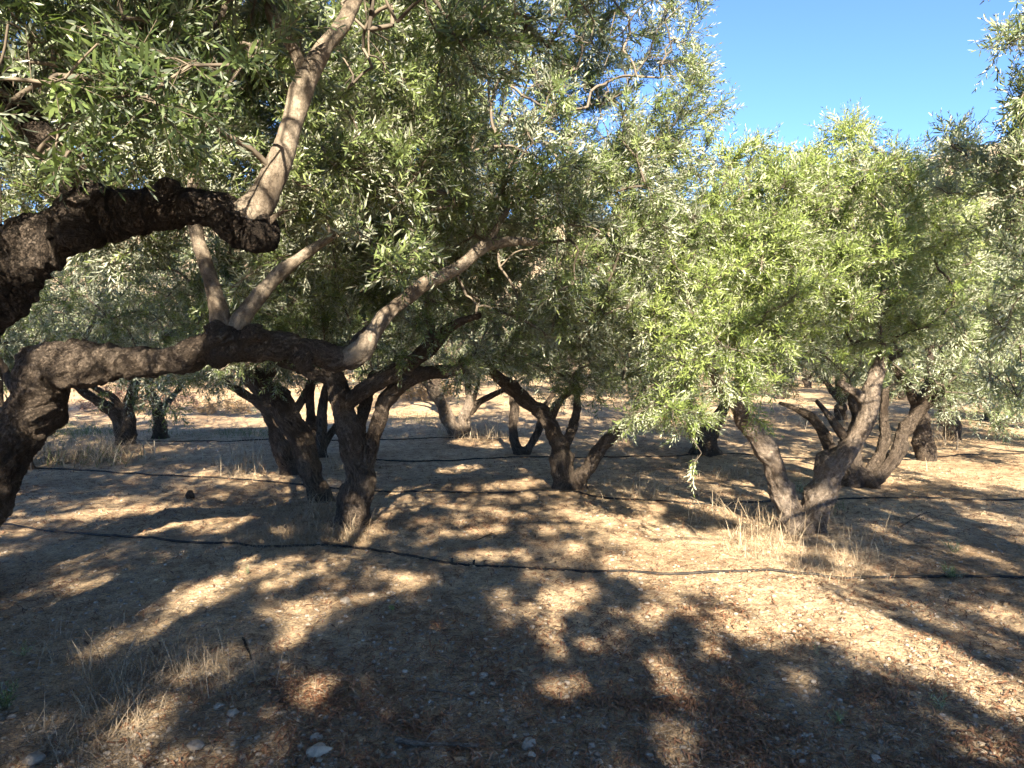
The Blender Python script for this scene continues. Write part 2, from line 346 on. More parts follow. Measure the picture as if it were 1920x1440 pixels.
# ------------------------------------------------------------------ foliage
def leaf_template(hexa, rng, L=0.049, W=0.0093):
    bend = rng.uniform(-0.15, 0.35) * L
    if hexa:
        V = np.array([[0, 0, 0], [0.28 * L, W * .44, 0], [0.28 * L, -W * .44, 0], [0.68 * L, W * .46, 0], [0.68 * L, -W * .46, 0], [L, 0, 0]], float)
        Fc = [(0, 2, 1), (1, 2, 4, 3), (3, 4, 5)]
    else:
        V = np.array([[0, 0, 0], [0.5 * L, -W * .56, 0], [L, 0, 0], [0.5 * L, W * .56, 0]], float); Fc = [(0, 1, 2, 3)]
    V[:, 2] -= bend * (V[:, 0] / L) ** 2
    return V, Fc
def spray_template(hexa, rng, length=0.24, pairs=10, lscale=1.0):
    """a shoot along +X with opposite leaf pairs; returns V, flat faces, nper, per-vertex leaf id, material idx"""
    VV, FF, NP, RN, MI = [], [], [], [], []; off = 0
    sag = rng.uniform(-0.25, 0.45)
    def cx(t): return np.array([length * t, 0, -sag * length * t * t])
    n = 4; c = np.array([cx(t) for t in np.linspace(-0.15, 1, n)]); r = np.linspace(0.0016, 0.0007, n) * lscale
    V, q, _, _ = tube(np.hstack([c, r[:, None]]), 3)
    VV.append(V); FF += list((q).ravel()); NP += [4] * len(q); RN += [rng.uniform()] * len(V); MI += [1] * len(q); off = len(V)
    for k in range(pairs):
        t = (k + 0.6) / pairs; o = cx(t); T = cx(t + .02) - cx(t - .02); T /= np.linalg.norm(T)
        ph = (k % 2) * math.pi / 2 + rng.normal(0, 0.25)
        size = (0.75 + 0.5 * math.sin(math.pi * min(1, t * 1.15))) * lscale
        U = np.cross(T, [0, 1, 0.1]); U /= np.linalg.norm(U); Wv = np.cross(T, U)
        for s in (0, 1):
            if rng.uniform() < 0.08: continue
            a = ph + s * math.pi + rng.normal(0, 0.2); r_ = U * math.cos(a) + Wv * math.sin(a)
            an = rng.uniform(0.45, 1.05) if t < 0.9 else rng.uniform(0.1, 0.5)
            X_ = T * math.cos(an) + r_ * math.sin(an)
            Zn = T * math.sin(an) - r_ * math.cos(an)          # upper face looks towards the tip
            Yn = np.cross(Zn, X_); tw = rng.normal(0, 0.5)
            Y2 = Yn * math.cos(tw) + Zn * math.sin(tw); Z2 = np.cross(X_, Y2)
            lv, lf = leaf_template(hexa, rng); lv = lv * size * rng.uniform(0.8, 1.15)
            W_ = o + lv[:, :1] * X_ + lv[:, 1:2] * Y2 + lv[:, 2:3] * Z2
            VV.append(W_)
            for f in lf: FF += [off + i for i in f]; NP.append(len(f)); MI.append(0)
            RN += [rng.uniform(0, 1)] * len(lv); off += len(lv)
    return np.vstack(VV), np.array(FF), np.array(NP), np.array(RN), np.array(MI)
def instance(temps, which, pos, rot, scl, tint=None):
    """numpy instancing of templates into one vertex/face set"""
    VO, FO, NO, RO, MO = [], [], [], [], []; off = 0
    for k, (V, Fa, NPr, RN, MI) in enumerate(temps):
        idx = np.where(which == k)[0]
        if not len(idx): continue
        W_ = np.einsum('nij,vj->nvi', rot[idx], V) * scl[idx][:, None, None] + pos[idx][:, None]
        VO.append(W_.reshape(-1, 3)); n = len(idx)
        FO.append((Fa[None] + (off + np.arange(n) * len(V))[:, None]).ravel()); off += n * len(V)
        NO.append(np.tile(NPr, n)); MO.append(np.tile(MI, n))
        r = np.tile(RN, (n, 1))
        if tint is not None: r = np.clip(r * 0.62 + tint[idx][:, None] * 0.38, 0, 1)
        RO.append(r.ravel())
    return np.vstack(VO), np.concatenate(FO), np.concatenate(NO), np.concatenate(RO), np.concatenate(MO)
def rots(d, rng, roll=None):
    d = d / (np.linalg.norm(d, axis=1)[:, None] + 1e-9); n = len(d)
    up = np.tile([0.03, 0.02, 1.0], (n, 1)); y = np.cross(up, d); y /= np.linalg.norm(y, axis=1)[:, None] + 1e-9; z = np.cross(d, y)
    a = rng.uniform(0, 2 * np.pi, n) if roll is None else roll
    y2 = y * np.cos(a)[:, None] + z * np.sin(a)[:, None]; z2 = np.cross(d, y2)
    return np.stack([d, y2, z2], -1)
_r = np.random.default_rng(5)
T_HEX = [spray_template(True, _r, 0.22, 10) for _ in range(10)]
T_QUAD = [spray_template(False, _r, 0.22, 12, 0.88) for _ in range(10)]
T_FAR = [spray_template(False, _r, 0.28, 9, 1.4) for _ in range(6)]

# sunlit patches of the photograph's ground (photo pixels): centre, half sizes, tilt; crowns are thin where they would shade these
LIT = [(520, 1000, 40, 8, -8), (1180, 1060, 60, 14, 0), (1110, 1210, 24, 16, 0), (950, 1170, 26, 10, 0), (820, 1180, 20, 9, 0), (130, 1100, 30, 10, -15), (1290, 1380, 20, 16, 0), (1480, 1190, 40, 16, 20), (1420, 1320, 20, 14, 0), (1740, 1340, 40, 12, 25), (390, 1300, 24, 12, 0), (160, 1230, 30, 10, 0), (850, 950, 40, 6, 0), (1130, 970, 40, 7, 0), (290, 792, 260, 14, 0), (800, 768, 120, 14, 0), (600, 775, 60, 22, 0), (1330, 1075, 210, 40, 5), (1480, 1130, 170, 45, 14), (1700, 1220, 210, 42, 22), (1860, 1300, 120, 36, 25), (1395, 1030, 120, 40, 0),
       (1250, 1010, 70, 22, 0), (400, 1110, 90, 26, -24), (480, 1070, 90, 14, -15), (300, 1090, 35, 20, -25), (240, 1130, 20, 14, -30), (290, 1175, 40, 10, -8),
       (60, 1195, 80, 22, -15), (210, 960, 150, 9, -5), (400, 990, 60, 12, -8), (1040, 1130, 45, 22, 10), (1020, 1170, 35, 22, 0), (1090, 1110, 40, 18, 0),
       (1230, 1240, 34, 28, 0), (1050, 1290, 50, 30, 0), (1090, 1270, 22, 18, 0), (1250, 1290, 40, 22, 0), (1260, 1410, 45, 45, 0), (1240, 1360, 26, 30, 0),
       (1220, 1160, 40, 30, 0), (1130, 1290, 30, 16, 0), (740, 1080, 80, 12, 5), (770, 1100, 50, 12, -10), (900, 1000, 60, 10, -4), (940, 1040, 60, 12, -4), (880, 1040, 30, 10, 0), (700, 1120, 40, 8, -6),
       (1780, 880, 130, 20, 10), (930, 830, 90, 13, 0), (1500, 1280, 32, 22, 35), (1600, 1330, 30, 16, 30), (1330, 1220, 24, 22, 0),
       (1410, 1180, 80, 26, 20), (1560, 1080, 60, 20, 0), (600, 1325, 22, 18, 0), (1250, 1100, 60, 22, 0), (700, 1000, 40, 8, 0), (860, 880, 50, 9, -4), (960, 910, 60, 9, -6), (1180, 980, 60, 12, 0), (620, 1395, 20, 12, 0)]
SHV = np.array([-sun_dir.x, -sun_dir.y]) / sun_dir.z
def in_lit(p, grow=1.0):
    g = np.stack([p[:, 0] + SHV[0] * p[:, 2], p[:, 1] + SHV[1] * p[:, 2], 0 * p[:, 0]], 1)
    px, py = to_px(g); bad = np.zeros(len(p), bool)
    ok = g[:, 1] > 1.5
    bad |= ok & (g[:, 1] < 4.7) & (vnoise(g * np.array([3.6, 2.0, 1.0]) + 11.3) > 0.50)      # gaps cut among the shoots along the sun, to let light flecks onto near soil
    for cx_, cy_, a, b, t in LIT:
        c, s = math.cos(R(t)), math.sin(R(t)); dx, dy = px - cx_, py - cy_
        u, v = dx * c + dy * s, -dx * s + dy * c
        bad |= ok & ((u / (a * grow)) ** 2 + (v / (b * grow)) ** 2 < 1)
    return bad
LITPTS = np.array([[*P(*a), r] for *a, r in [(330, 130, 1.9, .16), (190, 40, 1.8, .14), (420, 170, 2.1, .12), (60, 330, 1.75, .10), (240, 250, 1.85, .10), (150, 350, 2.45, .09), (60, 480, 2.45, .08), (120, 690, 4.4, .17), (190, 700, 4.4, .15), (70, 760, 4.4, .12), (300, 680, 4.45, .10), (250, 690, 4.45, .06), (365, 650, 4.5, .05), (560, 190, 2.45, .10), (530, 300, 2.45, .10), (620, 70, 2.6, .10), (500, 380, 2.4, .06),
    (405, 560, 4.5, .045), (378, 470, 4.6, .05), (362, 330, 4.6, .04), (500, 545, 4.6, .05), (560, 490, 4.7, .04), (690, 640, 4.6, .05), (740, 580, 4.7, .05), (800, 530, 4.8, .045), (870, 490, 4.85, .04),
    (655, 925, 6.0, .07), (665, 955, 6.0, .05), (1445, 870, 6.0, .14), (1475, 950, 6.0, .15), (1420, 820, 5.9, .12), (1550, 920, 6.0, .07), (1640, 760, 6.1, .08), (1650, 690, 6.1, .10), (1610, 800, 6.1, .08),
    (865, 780, 12.5, .25), (1700, 790, 8.0, .15), (530, 800, 8.8, .12), (745, 440, 3.9, .2), (720, 350, 4.0, .2), (730, 200, 3.9, .2), (1290, 800, 5.2, .28), (1340, 720, 5.3, .28), (1430, 690, 5.4, .2), (1300, 640, 5.3, .2)]])
SUNV = np.array(sun_dir)
def blocks_pt(p):
    bad = np.zeros(len(p), bool)
    for x, y, z, r in LITPTS:
        d = p - np.array([x, y, z]); t = d @ SUNV
        q = np.linalg.norm(d - t[:, None] * SUNV, axis=1); bad |= (t > 0.12 + r * .6) & (q < r + .05)
    return bad
SKY = [(1345, -400), (1345, 60), (1375, 190), (1360, 235), (1440, 262), (1525, 285), (1520, 225), (1555, 190), (1625, 190), (1650, 275), (1735, 225), (1790, 160), (1850, 60), (1865, -400)]
def in_sky(p):
    px, py = to_px(p); ins = np.zeros(len(p), bool); n = len(SKY)
    for i in range(n):
        x1, y1 = SKY[i]; x2, y2 = SKY[(i + 1) % n]
        if y1 == y2: continue
        c = ((y1 > py) != (y2 > py)) & (px < (x2 - x1) * (py - y1) / (y2 - y1) + x1); ins ^= c
    return ins & (p[:, 1] > 0.3)

def crown(name, skel, blobs, base, seed, mats=(M_LEAF, M_TWIG), temps=T_QUAD, dens=1.0, sprays=8, scale=1.0, cull=True, wind=(0.35, 0.0, 0.0), spacing=0.30, sky=True, keep=None, zmin=0.35):
    """branchlets grow from the skeleton into the blobs (centre xyz, radii xyz), shoots of leaves sit on them: one mesh"""
    rng = np.random.default_rng(seed)
    tg = []
    for b in blobs:
        c, r = np.array(b[:3]), np.array(b[3:6]); den = b[6] if len(b) > 6 else 1.0
        n = int(dens * den * 1.1 * (4.19 * r[0] * r[1] * r[2]) / spacing ** 3) + 3
        d = rng.normal(size=(n, 3)); d /= np.linalg.norm(d, axis=1)[:, None]
        rad = rng.uniform(0.1, 1, n) ** 0.42
        pt = c + d * rad[:, None] * r * (1 + 0.22 * vnoise(d * 2.5 + seed + c)[:, None])
        tg.append(pt)
    tg = np.vstack(tg)
    clump = fbm(tg * 1.9 + seed, 2); tg = tg[clump > -0.28]
    tg = tg[tg[:, 2] > zmin]
    if sky: tg = tg[~in_sky(tg)]
    if keep is not None: tg = tg[keep(tg)]
    nodes = [p for p in skel]; n0 = len(nodes); N0 = np.array(nodes)
    d0 = np.array([np.min(np.linalg.norm(N0 - t, axis=1)) for t in tg]); tg = tg[np.argsort(d0)]
    allp = np.vstack([N0, tg]); par = np.full(len(allp), -1)
    for i in range(len(tg)):
        k = n0 + i; d = np.linalg.norm(allp[:k] - allp[k], axis=1); d[:n0] *= 1.15
        par[k] = int(np.argmin(d))
    cnt = np.ones(len(allp))
    for k in range(len(allp) - 1, n0 - 1, -1): cnt[par[k]] += cnt[k]
    VO, FO, NO, RO, MO = [], [], [], [], []; off = 0
    sp, sd, st = [], [], []
    wv = np.array(wind)
    for k in range(n0, len(allp)):
        a, b = allp[par[k]], allp[k]; ln = np.linalg.norm(b - a)
        if ln < 1e-3: continue
        mid = (a + b) / 2 + rng.normal(0, 0.04, 3) * ln + np.array([0, 0, 0.05 * ln])
        r1 = min(0.0017 * cnt[k] ** 0.5 + 0.0008, 0.010); r0 = min(r1 * 1.25, 0.012)
        ch = np.vstack([np.append(a, r0), np.append(mid, (r0 + r1) / 2), np.append(b, r1)]); ch = catmull(ch, 3)
        V, q, _, _ = tube(ch, 4)
        VO.append(V); FO.append(q.ravel() + off); NO.append(np.full(len(q), 4)); RO.append(np.full(len(V), rng.uniform())); MO.append(np.ones(len(q), int)); off += len(V)
        ns = max(3, int(sprays * rng.uniform(0.55, 1.35) * min(1.2, ln / spacing + 0.45)))
        t = rng.uniform(0.15, 1.0, ns)
        dirn = (b - a) / ln
        pos = a + (b - a) * t[:, None]
        far_end = t > 0.75
        dd = dirn * 0.75 + rng.normal(0, 0.62, (ns, 3)) + wv + np.array([0, 0, 0.12])
        low = pos[:, 2] < 1.6; dd[low, 2] -= 0.45
        sp.append(pos); sd.append(dd); st.append(np.full(ns, 0.5 + 0.5 * float(vnoise(b * 1.6 + 3))) + rng.normal(0, 0.1, ns))
    sp, sd, st = np.vstack(sp), np.vstack(sd), np.clip(np.concatenate(st), 0, 1)
    ctr = sp + sd / (np.linalg.norm(sd, axis=1)[:, None]) * 0.12
    ok = np.ones(len(sp), bool)
    if sky: ok &= ~in_sky(ctr)
    if cull:
        bad = in_lit(ctr, 1.0) | blocks_pt(ctr); ok &= ~(bad & (rng.uniform(size=len(sp)) < 0.985))
    if keep is not None: ok &= keep(ctr)
    sp, sd, st = sp[ok], sd[ok], st[ok]; n = len(sp)
    V, Fa, NPr, RN, MI = instance(temps, rng.integers(0, len(temps), n), sp, rots(sd, rng), rng.uniform(0.75, 1.2, n) * scale, st)
    VO.append(V); FO.append(Fa + off); NO.append(NPr); RO.append(RN); MO.append(MI)
    V = np.vstack(VO) - base
    V[:, 2] = np.maximum(V[:, 2], 0.04)
    return mesh_np(name, V, np.concatenate(FO), np.concatenate(NO), list(mats), rnd=np.concatenate(RO), midx=np.concatenate(MO))

def px_chain(pts, D0, k=1.0):
    """(px, py, depth offset, width in px) -> xyz r"""
    out = []
    for px, py, dd, wd in pts:
        D = D0 + dd; p = P(px, py, D); out.append([*p, wd * 0.82 / 2 / F * D])
    return np.array(out)
def empty(name, loc, rz=0):
    o = bpy.data.objects.new(name, None); COL.objects.link(o); o.location = loc; o.rotation_euler = (0, 0, rz); o.empty_display_size = 0.2
    return o
def roots(base, r, n, seed):
    rng = random.Random(seed); out = []
    for k in range(n):
        a = k * 6.283 / n + rng.uniform(-.4, .4); l = r * rng.uniform(1.2, 1.9)
        out.append(np.array([[base[0], base[1], base[2] + r * 0.9, r * .55], [base[0] + math.cos(a) * l * .55, base[1] + math.sin(a) * l * .55, base[2] + r * .3, r * .42],
                             [base[0] + math.cos(a) * l, base[1] + math.sin(a) * l, base[2] - 0.06, r * .22]]))
    return out
TREES = []
WIDE = 1.0
def traced_tree(label, base_px, D0, trunks, limbs, blobs, seed, vox=0.014, bark=M_BARK, limb_mat=M_BARK, leaf=M_LEAF, temps=T_QUAD, group='olive trees of the grove', nroot=5, base_xyz=None, rootr=None, limb_mats=None, wb=(), **kw):
    if base_xyz is None:
        D0 = gD(*base_px); base = P(base_px[0], base_px[1], D0)
    else: base = np.array(base_xyz, float)
    base[2] = float(height(base[0], base[1]))
    root = empty('olive_tree', base); tag(root, label, 'olive tree', group)
    tc = [resample(px_chain(t, D0), seed + i) for i, t in enumerate(trunks)]
    for c, t in zip(tc, trunks):
        if abs(c[0, 2]) < 0.25:                              # root end goes into the soil
            c[0, 2] = -0.12; c[0, 3] *= 1.15
    wood = list(tc)
    if nroot: wood += roots(base, rootr or tc[0][0, 3] * 0.9, nroot, seed)
    link('trunk', wood_mesh('trunk', wood, vox, bark, base, amp=(.30 if bark is M_BLACK else .22), seed=seed), root)
    skel = [c[len(c) // 2:, :3][::2] for c in tc if len(c) > 14]
    for i, t in enumerate(limbs):
        c = resample(px_chain(t, D0), seed + 50 + i, 0.09)
        lm = (limb_mats[i] if limb_mats else limb_mat)
        link('limb', wood_mesh('limb', [c], max(0.008, vox * 0.8), lm, base, 0.11, seed + i), root)
        skel.append(c[2:, :3][::2])
    bl = []
    for b in blobs:
        D = b[2] if b[2] > 0 else D0 - b[2]
        p = P(b[0], b[1], D); r = b[3]
        bl.append((*p, r * (b[5] if len(b) > 5 else 1), r * 1.0, r * (b[6] if len(b) > 6 else 1), b[4] if len(b) > 4 else 1.0))
    bl += list(wb)
    link('crown', crown('crown', np.vstack(skel), bl, base, seed, mats=(leaf, M_TWIG), temps=temps, **kw), root)
    TREES.append(root); return root

# --- near tree whose thick sooty limb reaches in from the upper left
traced_tree('nearest olive tree, its thick dark limb reaching in across the upper left', None, 2.5,
    [[(-420, 1480, 0, 354), (-380, 1150, 0, 305), (-280, 850, 0, 250), (-160, 660, 0, 207), (-60, 560, 0, 183), (0, 508, 0, 165), (60, 468, 0, 122), (110, 442, 0.01, 106), (170, 412, 0, 100), (220, 397, 0, 90), (280, 392, -0.02, 80), (330, 391, -0.03, 70), (395, 402, -0.05, 73), (450, 420, -0.05, 85), (495, 430, -0.05, 85), (512, 434, -0.05, 51)],
     [(300, 395, -.03, 60), (318, 352, -.04, 50), (322, 338, -.04, 30)], [(420, 400, -.06, 60), (408, 366, -.08, 44)], [(370, 410, -.06, 66), (352, 368, -.1, 40)], [(150, 422, -.04, 70), (135, 458, -.06, 50)], [(478, 440, -.06, 70), (492, 462, -.07, 44)], [(250, 400, -.05, 60), (238, 362, -.08, 36)]],
    [[(425, 425, -0.05, 60), (455, 415, -0.05, 84), (492, 375, -0.03, 66), (530, 290, 0, 52), (555, 210, 0.05, 47), (578, 140, 0.08, 45), (610, 85, 0.12, 40), (645, 40, 0.2, 36), (690, -60, 0.3, 28)],
     [(572, 150, 0.08, 30), (550, 95, 0.05, 30), (510, 30, 0.05, 26), (490, -60, 0.1, 22)],
     [(200, 405, 0, 80), (165, 372, 0.0, 84), (125, 325, 0.0, 74), (60, 235, -0.05, 66), (-10, 140, -0.1, 60), (-60, 20, -0.1, 50)],
     [(500, 420, -0.05, 20), (525, 398, -0.05, 13), (556, 392, -0.1, 9)]],
    [(130, 60, 1.9, .34, .8), (300, 40, 2.1, .34, .8), (370, 160, 2.0, .26, .9), (60, 230, 1.75, .26, .8), (230, 210, 1.9, .22, .9), (-100, 120, 1.9, .5), (0, -200, 2.2, .6), (250, -200, 2.4, .6), (480, -130, 2.6, .5),
     (680, -60, 3.0, .45), (620, 20, 3.1, .35, .7), (860, 20, 2.8, .30, .7), (880, 110, 2.6, .14), (960, -60, 3.0, .4), (1120, -30, 3.2, .28, .7)],
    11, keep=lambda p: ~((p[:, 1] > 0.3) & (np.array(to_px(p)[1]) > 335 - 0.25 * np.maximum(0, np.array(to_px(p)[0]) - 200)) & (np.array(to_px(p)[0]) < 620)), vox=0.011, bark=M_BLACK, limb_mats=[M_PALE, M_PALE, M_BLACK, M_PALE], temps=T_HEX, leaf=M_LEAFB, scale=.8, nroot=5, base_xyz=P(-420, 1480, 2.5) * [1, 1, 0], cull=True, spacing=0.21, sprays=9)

# --- the arched tree
traced_tree('olive tree with an arched trunk, lit on its bend, stretching sideways from the left edge', None, 4.5,
    [[(-165, 1180, 0, 165), (-115, 1060, 0, 144), (-62, 960, 0, 129), (-15, 870, 0, 122), (25, 800, 0, 117), (58, 745, 0, 120), (98, 702, 0, 110), (140, 684, 0, 98), (200, 683, 0, 76), (260, 680, 0.02, 66), (330, 674, 0.03, 57), (395, 656, 0.05, 66), (440, 645, 0.05, 76), (500, 646, 0.08, 56), (580, 661, 0.15, 51), (632, 674, 0.2, 56), (668, 664, 0.22, 52), (692, 630, 0.24, 41), (715, 605, 0.25, 24)],
     [(120, 690, 0, 76), (104, 662, 0, 40)], [(420, 640, 0, 70), (398, 606, 0, 40)], [(425, 655, 0, 60), (404, 676, 0, 40), (392, 684, 0, 24)], [(240, 684, 0, 50), (255, 702, 0, 40)], [(62, 745, -.03, 90), (72, 782, -.05, 60)], [(560, 665, 0.1, 44), (575, 690, .1, 30)], [(480, 640, 0, 60), (470, 610, 0, 30)]],
    [[(425, 650, 0.05, 62), (414, 600, 0.05, 44), (400, 540, 0.05, 33), (378, 470, 0.1, 30), (366, 400, 0.12, 30), (362, 320, 0.15, 26), (350, 230, 0.2, 22), (340, 120, 0.3, 18)],
     [(430, 645, 0.05, 60), (446, 612, 0.06, 48), (475, 575, 0.1, 36), (520, 520, 0.15, 30), (570, 480, 0.2, 26), (630, 440, 0.3, 18)],
     [(640, 678, 0.2, 40), (672, 662, 0.2, 48), (694, 632, 0.22, 42), (730, 590, 0.25, 34), (790, 540, 0.3, 31), (860, 500, 0.35, 28), (910, 460, 0.4, 27), (970, 452, 0.45, 20), (1020, 455, 0.5, 13)],
     [(905, 465, 0.4, 20), (930, 430, 0.4, 16), (960, 380, 0.45, 10)]],
    [(430, 220, 4.9, .75), (600, 180, 5.0, .75), (560, 400, 5.1, .5, .8), (250, 150, 5.2, .8), (700, 300, 4.3, .40), (745, 440, 4.0, .26), (720, 180, 4.0, .40), (820, 60, 4.3, .55), (860, 300, 4.7, .55), (960, 300, 5.0, .5), (1040, 400, 4.8, .35), (1070, 510, 4.7, .28),
     (640, 0, 4.8, .8), (420, 0, 4.9, .8), (150, 300, 5.5, .8), (880, 400, 5.2, .4), (730, 510, 4.0, .12), (480, 530, 5.3, .25, .5)],
    23, vox=0.013, wb=[(-3.6, 5.0, 4.7, 1.0, .9, .7), (-2.3, 4.8, 4.7, .9, .8, .6), (-5.0, 5.6, 4.4, 1.0, .9, .7), (-4.2, 6.6, 4.2, 1.0, .9, .8)], limb_mat=M_PALE, base_xyz=P(-165, 1180, 4.5) * [1, 1, 0], temps=T_HEX, cull=True, spacing=0.24, sprays=12)  # includes unseen upper crown lobes, added above the frame to shade the left background

# --- centre tree with upright dark trunk
traced_tree('dark olive tree with upright forked trunk standing left of centre, straw around its foot', (665, 985), 0,
    [[(665, 985, 0, 84), (668, 930, 0, 66), (672, 880, 0, 64), (662, 830, 0, 58), (648, 780, 0, 52), (640, 735, 0, 46), (625, 700, 0.1, 36), (600, 660, .2, 26)],
     [(680, 880, 0, 36), (705, 810, 0, 34), (722, 755, 0, 34), (760, 715, -.1, 36), (810, 700, -.15, 30), (870, 695, -.2, 22)],
     [(668, 830, .05, 30), (678, 780, .1, 28), (690, 740, .1, 26), (700, 700, .2, 20)]],
    [[(645, 760, 0, 38), (690, 725, -0.1, 38), (760, 690, -.2, 38), (800, 655, -.25, 34), (850, 610, -.3, 22), (900, 590, -.4, 16)],
     [(795, 665, -.25, 26), (808, 620, -.25, 20), (800, 590, -.2, 16)],
     [(630, 715, 0.1, 30), (560, 690, .3, 24), (500, 670, .5, 18)]],
    [(600, 520, 6.6, .75), (560, 660, 6.8, .35), (780, 540, 6.6, .75), (850, 690, 6.4, .14), (1000, 640, 6.6, .35), (900, 560, 6.3, .55), (480, 560, 7.0, .8), (700, 300, 6.8, 1.1), (860, 400, 6.5, .9), (1000, 300, 6.4, 1.0), (1150, 180, 6.0, .75), (1220, 330, 5.8, .50), (1150, 400, 5.8, .6), (1290, 220, 5.6, .30), (1210, -20, 5.8, .55), (1290, 100, 5.6, .22),
     (980, 60, 6.4, 1.0), (1150, 520, 6.0, .5), (1060, 600, 6.3, .45), (870, 670, 6.0, .16), (1250, 430, 5.8, .42), (520, 250, 7.2, 1.0)],
    31, vox=0.013, rootr=.13, spacing=0.26, sprays=12)

# --- leaning trunk just behind it
traced_tree('leaning dark olive trunk just behind and left of the upright forked tree', (603, 940), 0,
    [[(603, 940, 0, 50), (590, 890, 0, 46), (568, 830, 0, 48), (542, 780, 0, 50), (512, 740, 0, 48), (480, 708, 0, 44), (450, 670, 0.1, 36), (420, 600, .2, 24)],
     [(575, 830, .1, 30), (585, 790, .3, 22), (580, 740, .4, 20), (590, 690, .5, 16)]],
    [[(490, 715, 0, 34), (530, 660, .1, 24), (560, 600, .2, 18)]],
    [(430, 600, 7.6, .7), (330, 560, 7.6, .8), (540, 560, 8.0, .8), (300, 450, 8, 1.0), (560, 400, 8, 1.1), (200, 600, 7.8, .6)],
    37, vox=0.016, rootr=.10, spacing=0.33, sprays=8)
traced_tree('gnarled pair of stems with knobbly lit bark behind the leaning dark trunk', (548, 888), 0,
    [[(545, 888, 0, 44), (530, 840, 0, 38), (516, 800, 0, 38), (500, 770, 0, 28), (470, 745, 0, 22), (420, 715, 0, 16), (390, 700, 0, 12)]],
    [[(530, 800, 0, 30), (560, 760, .2, 20), (590, 700, .3, 16)]],
    [(400, 620, 9, .8), (560, 600, 9, .8), (480, 480, 9.2, 1.1), (650, 500, 9.2, 1.0), (450, 690, 8.8, .3), (570, 690, 9.2, .25)], 41, vox=0.018, rootr=.10, spacing=0.36, sprays=7)
traced_tree('slim twin-stemmed olive tree showing in the gap between the two dark central trunks', (600, 855), 0,
    [[(600, 855, 0, 26), (602, 800, 0, 24), (606, 760, 0, 20), (615, 715, 0, 16), (620, 680, 0, 14)], [(600, 850, 0, 18), (625, 805, .2, 14), (655, 770, .2, 12), (680, 730, .2, 10)]],
    [], [(640, 640, 10.5, .8), (560, 620, 10.5, .9), (700, 560, 10.5, 1.1), (580, 500, 10.5, 1.2)], 43, vox=0.018, spacing=0.42, sprays=6, temps=T_FAR, nroot=3)

# --- left background pair
traced_tree('three-limbed olive tree with straw round its foot, framed by the arched trunk', (236, 832), 0,
    [[(232, 832, 0, 36), (228, 800, 0, 32), (215, 775, 0, 28), (185, 752, 0, 20), (150, 730, 0, 16), (120, 700, 0, 12)],
     [(240, 830, 0, 32), (240, 790, 0, 28), (240, 760, 0, 24), (250, 730, 0, 20), (258, 690, 0, 16)]],
    [[(235, 780, 0, 18), (215, 748, 0, 16), (190, 735, 0, 14), (160, 715, 0, 10)]],
    [(120, 640, 11, .9), (240, 620, 11, 1.1), (330, 600, 11.5, 1.1), (180, 520, 11.5, 1.6), (0, 600, 11, 1.3)], 47, vox=0.018, rootr=.10, spacing=0.42, sprays=7, temps=T_FAR)
traced_tree('small forked olive tree second from the left, standing before the bright clearing', (300, 822), 0,
    [[(300, 822, 0, 36), (298, 790, 0, 26), (296, 765, 0, 24), (285, 740, 0, 20), (275, 700, 0, 14)], [(302, 780, 0, 16), (315, 755, 0, 16), (330, 735, 0, 12), (350, 705, 0, 10)]],
    [], [(300, 660, 12.3, .9), (380, 650, 12, .8), (260, 640, 12.5, 1.0), (320, 560, 12.5, 1.5), (390, 700, 11.8, .35)], 53, vox=0.02, rootr=.10, spacing=0.45, sprays=6, temps=T_FAR)

# --- middle background
traced_tree('pale-footed olive tree fanning from straw beyond the gap right of the upright trunk', (865, 818), 0,
    [[(858, 818, 0, 28), (840, 785, 0, 26), (825, 755, 0, 24), (812, 730, 0, 22), (795, 715, 0, 14), (770, 700, 0, 10)], [(872, 818, 0, 28), (874, 780, 0, 24), (880, 760, 0, 20), (876, 735, 0, 14), (870, 700, 0, 10)]],
    [[(880, 775, 0, 18), (905, 750, 0, 14), (940, 732, 0, 12), (975, 710, 0, 9)], [(882, 765, 0, 14), (893, 735, 0, 11), (900, 700, 0, 9)]],
    [(800, 650, 12.5, .9), (900, 640, 12.5, .9), (1000, 640, 12, .9), (870, 540, 12.5, 1.7), (850, 690, 12, .35), (970, 690, 12, .4)], 59, vox=0.018, spacing=0.45, sprays=6, temps=T_FAR, bark=M_RED)
traced_tree('slender two-stemmed olive tree right behind the gnarled mid-grove tree', (980, 853), 0,
    [[(974, 853, 0, 24), (965, 825, 0, 20), (962, 790, 0, 20), (964, 755, 0, 18), (960, 715, 0, 14)], [(986, 853, 0, 22), (1000, 825, 0, 18), (1012, 795, 0, 16), (1020, 765, 0, 13), (1040, 735, 0, 10)]],
    [], [(960, 650, 10.3, .7), (1060, 640, 10.5, .8), (1000, 540, 10.5, 1.3), (1060, 705, 10.4, .35), (1120, 700, 10.6, .4)], 61, vox=0.016, spacing=0.42, sprays=6, temps=T_FAR, nroot=3)
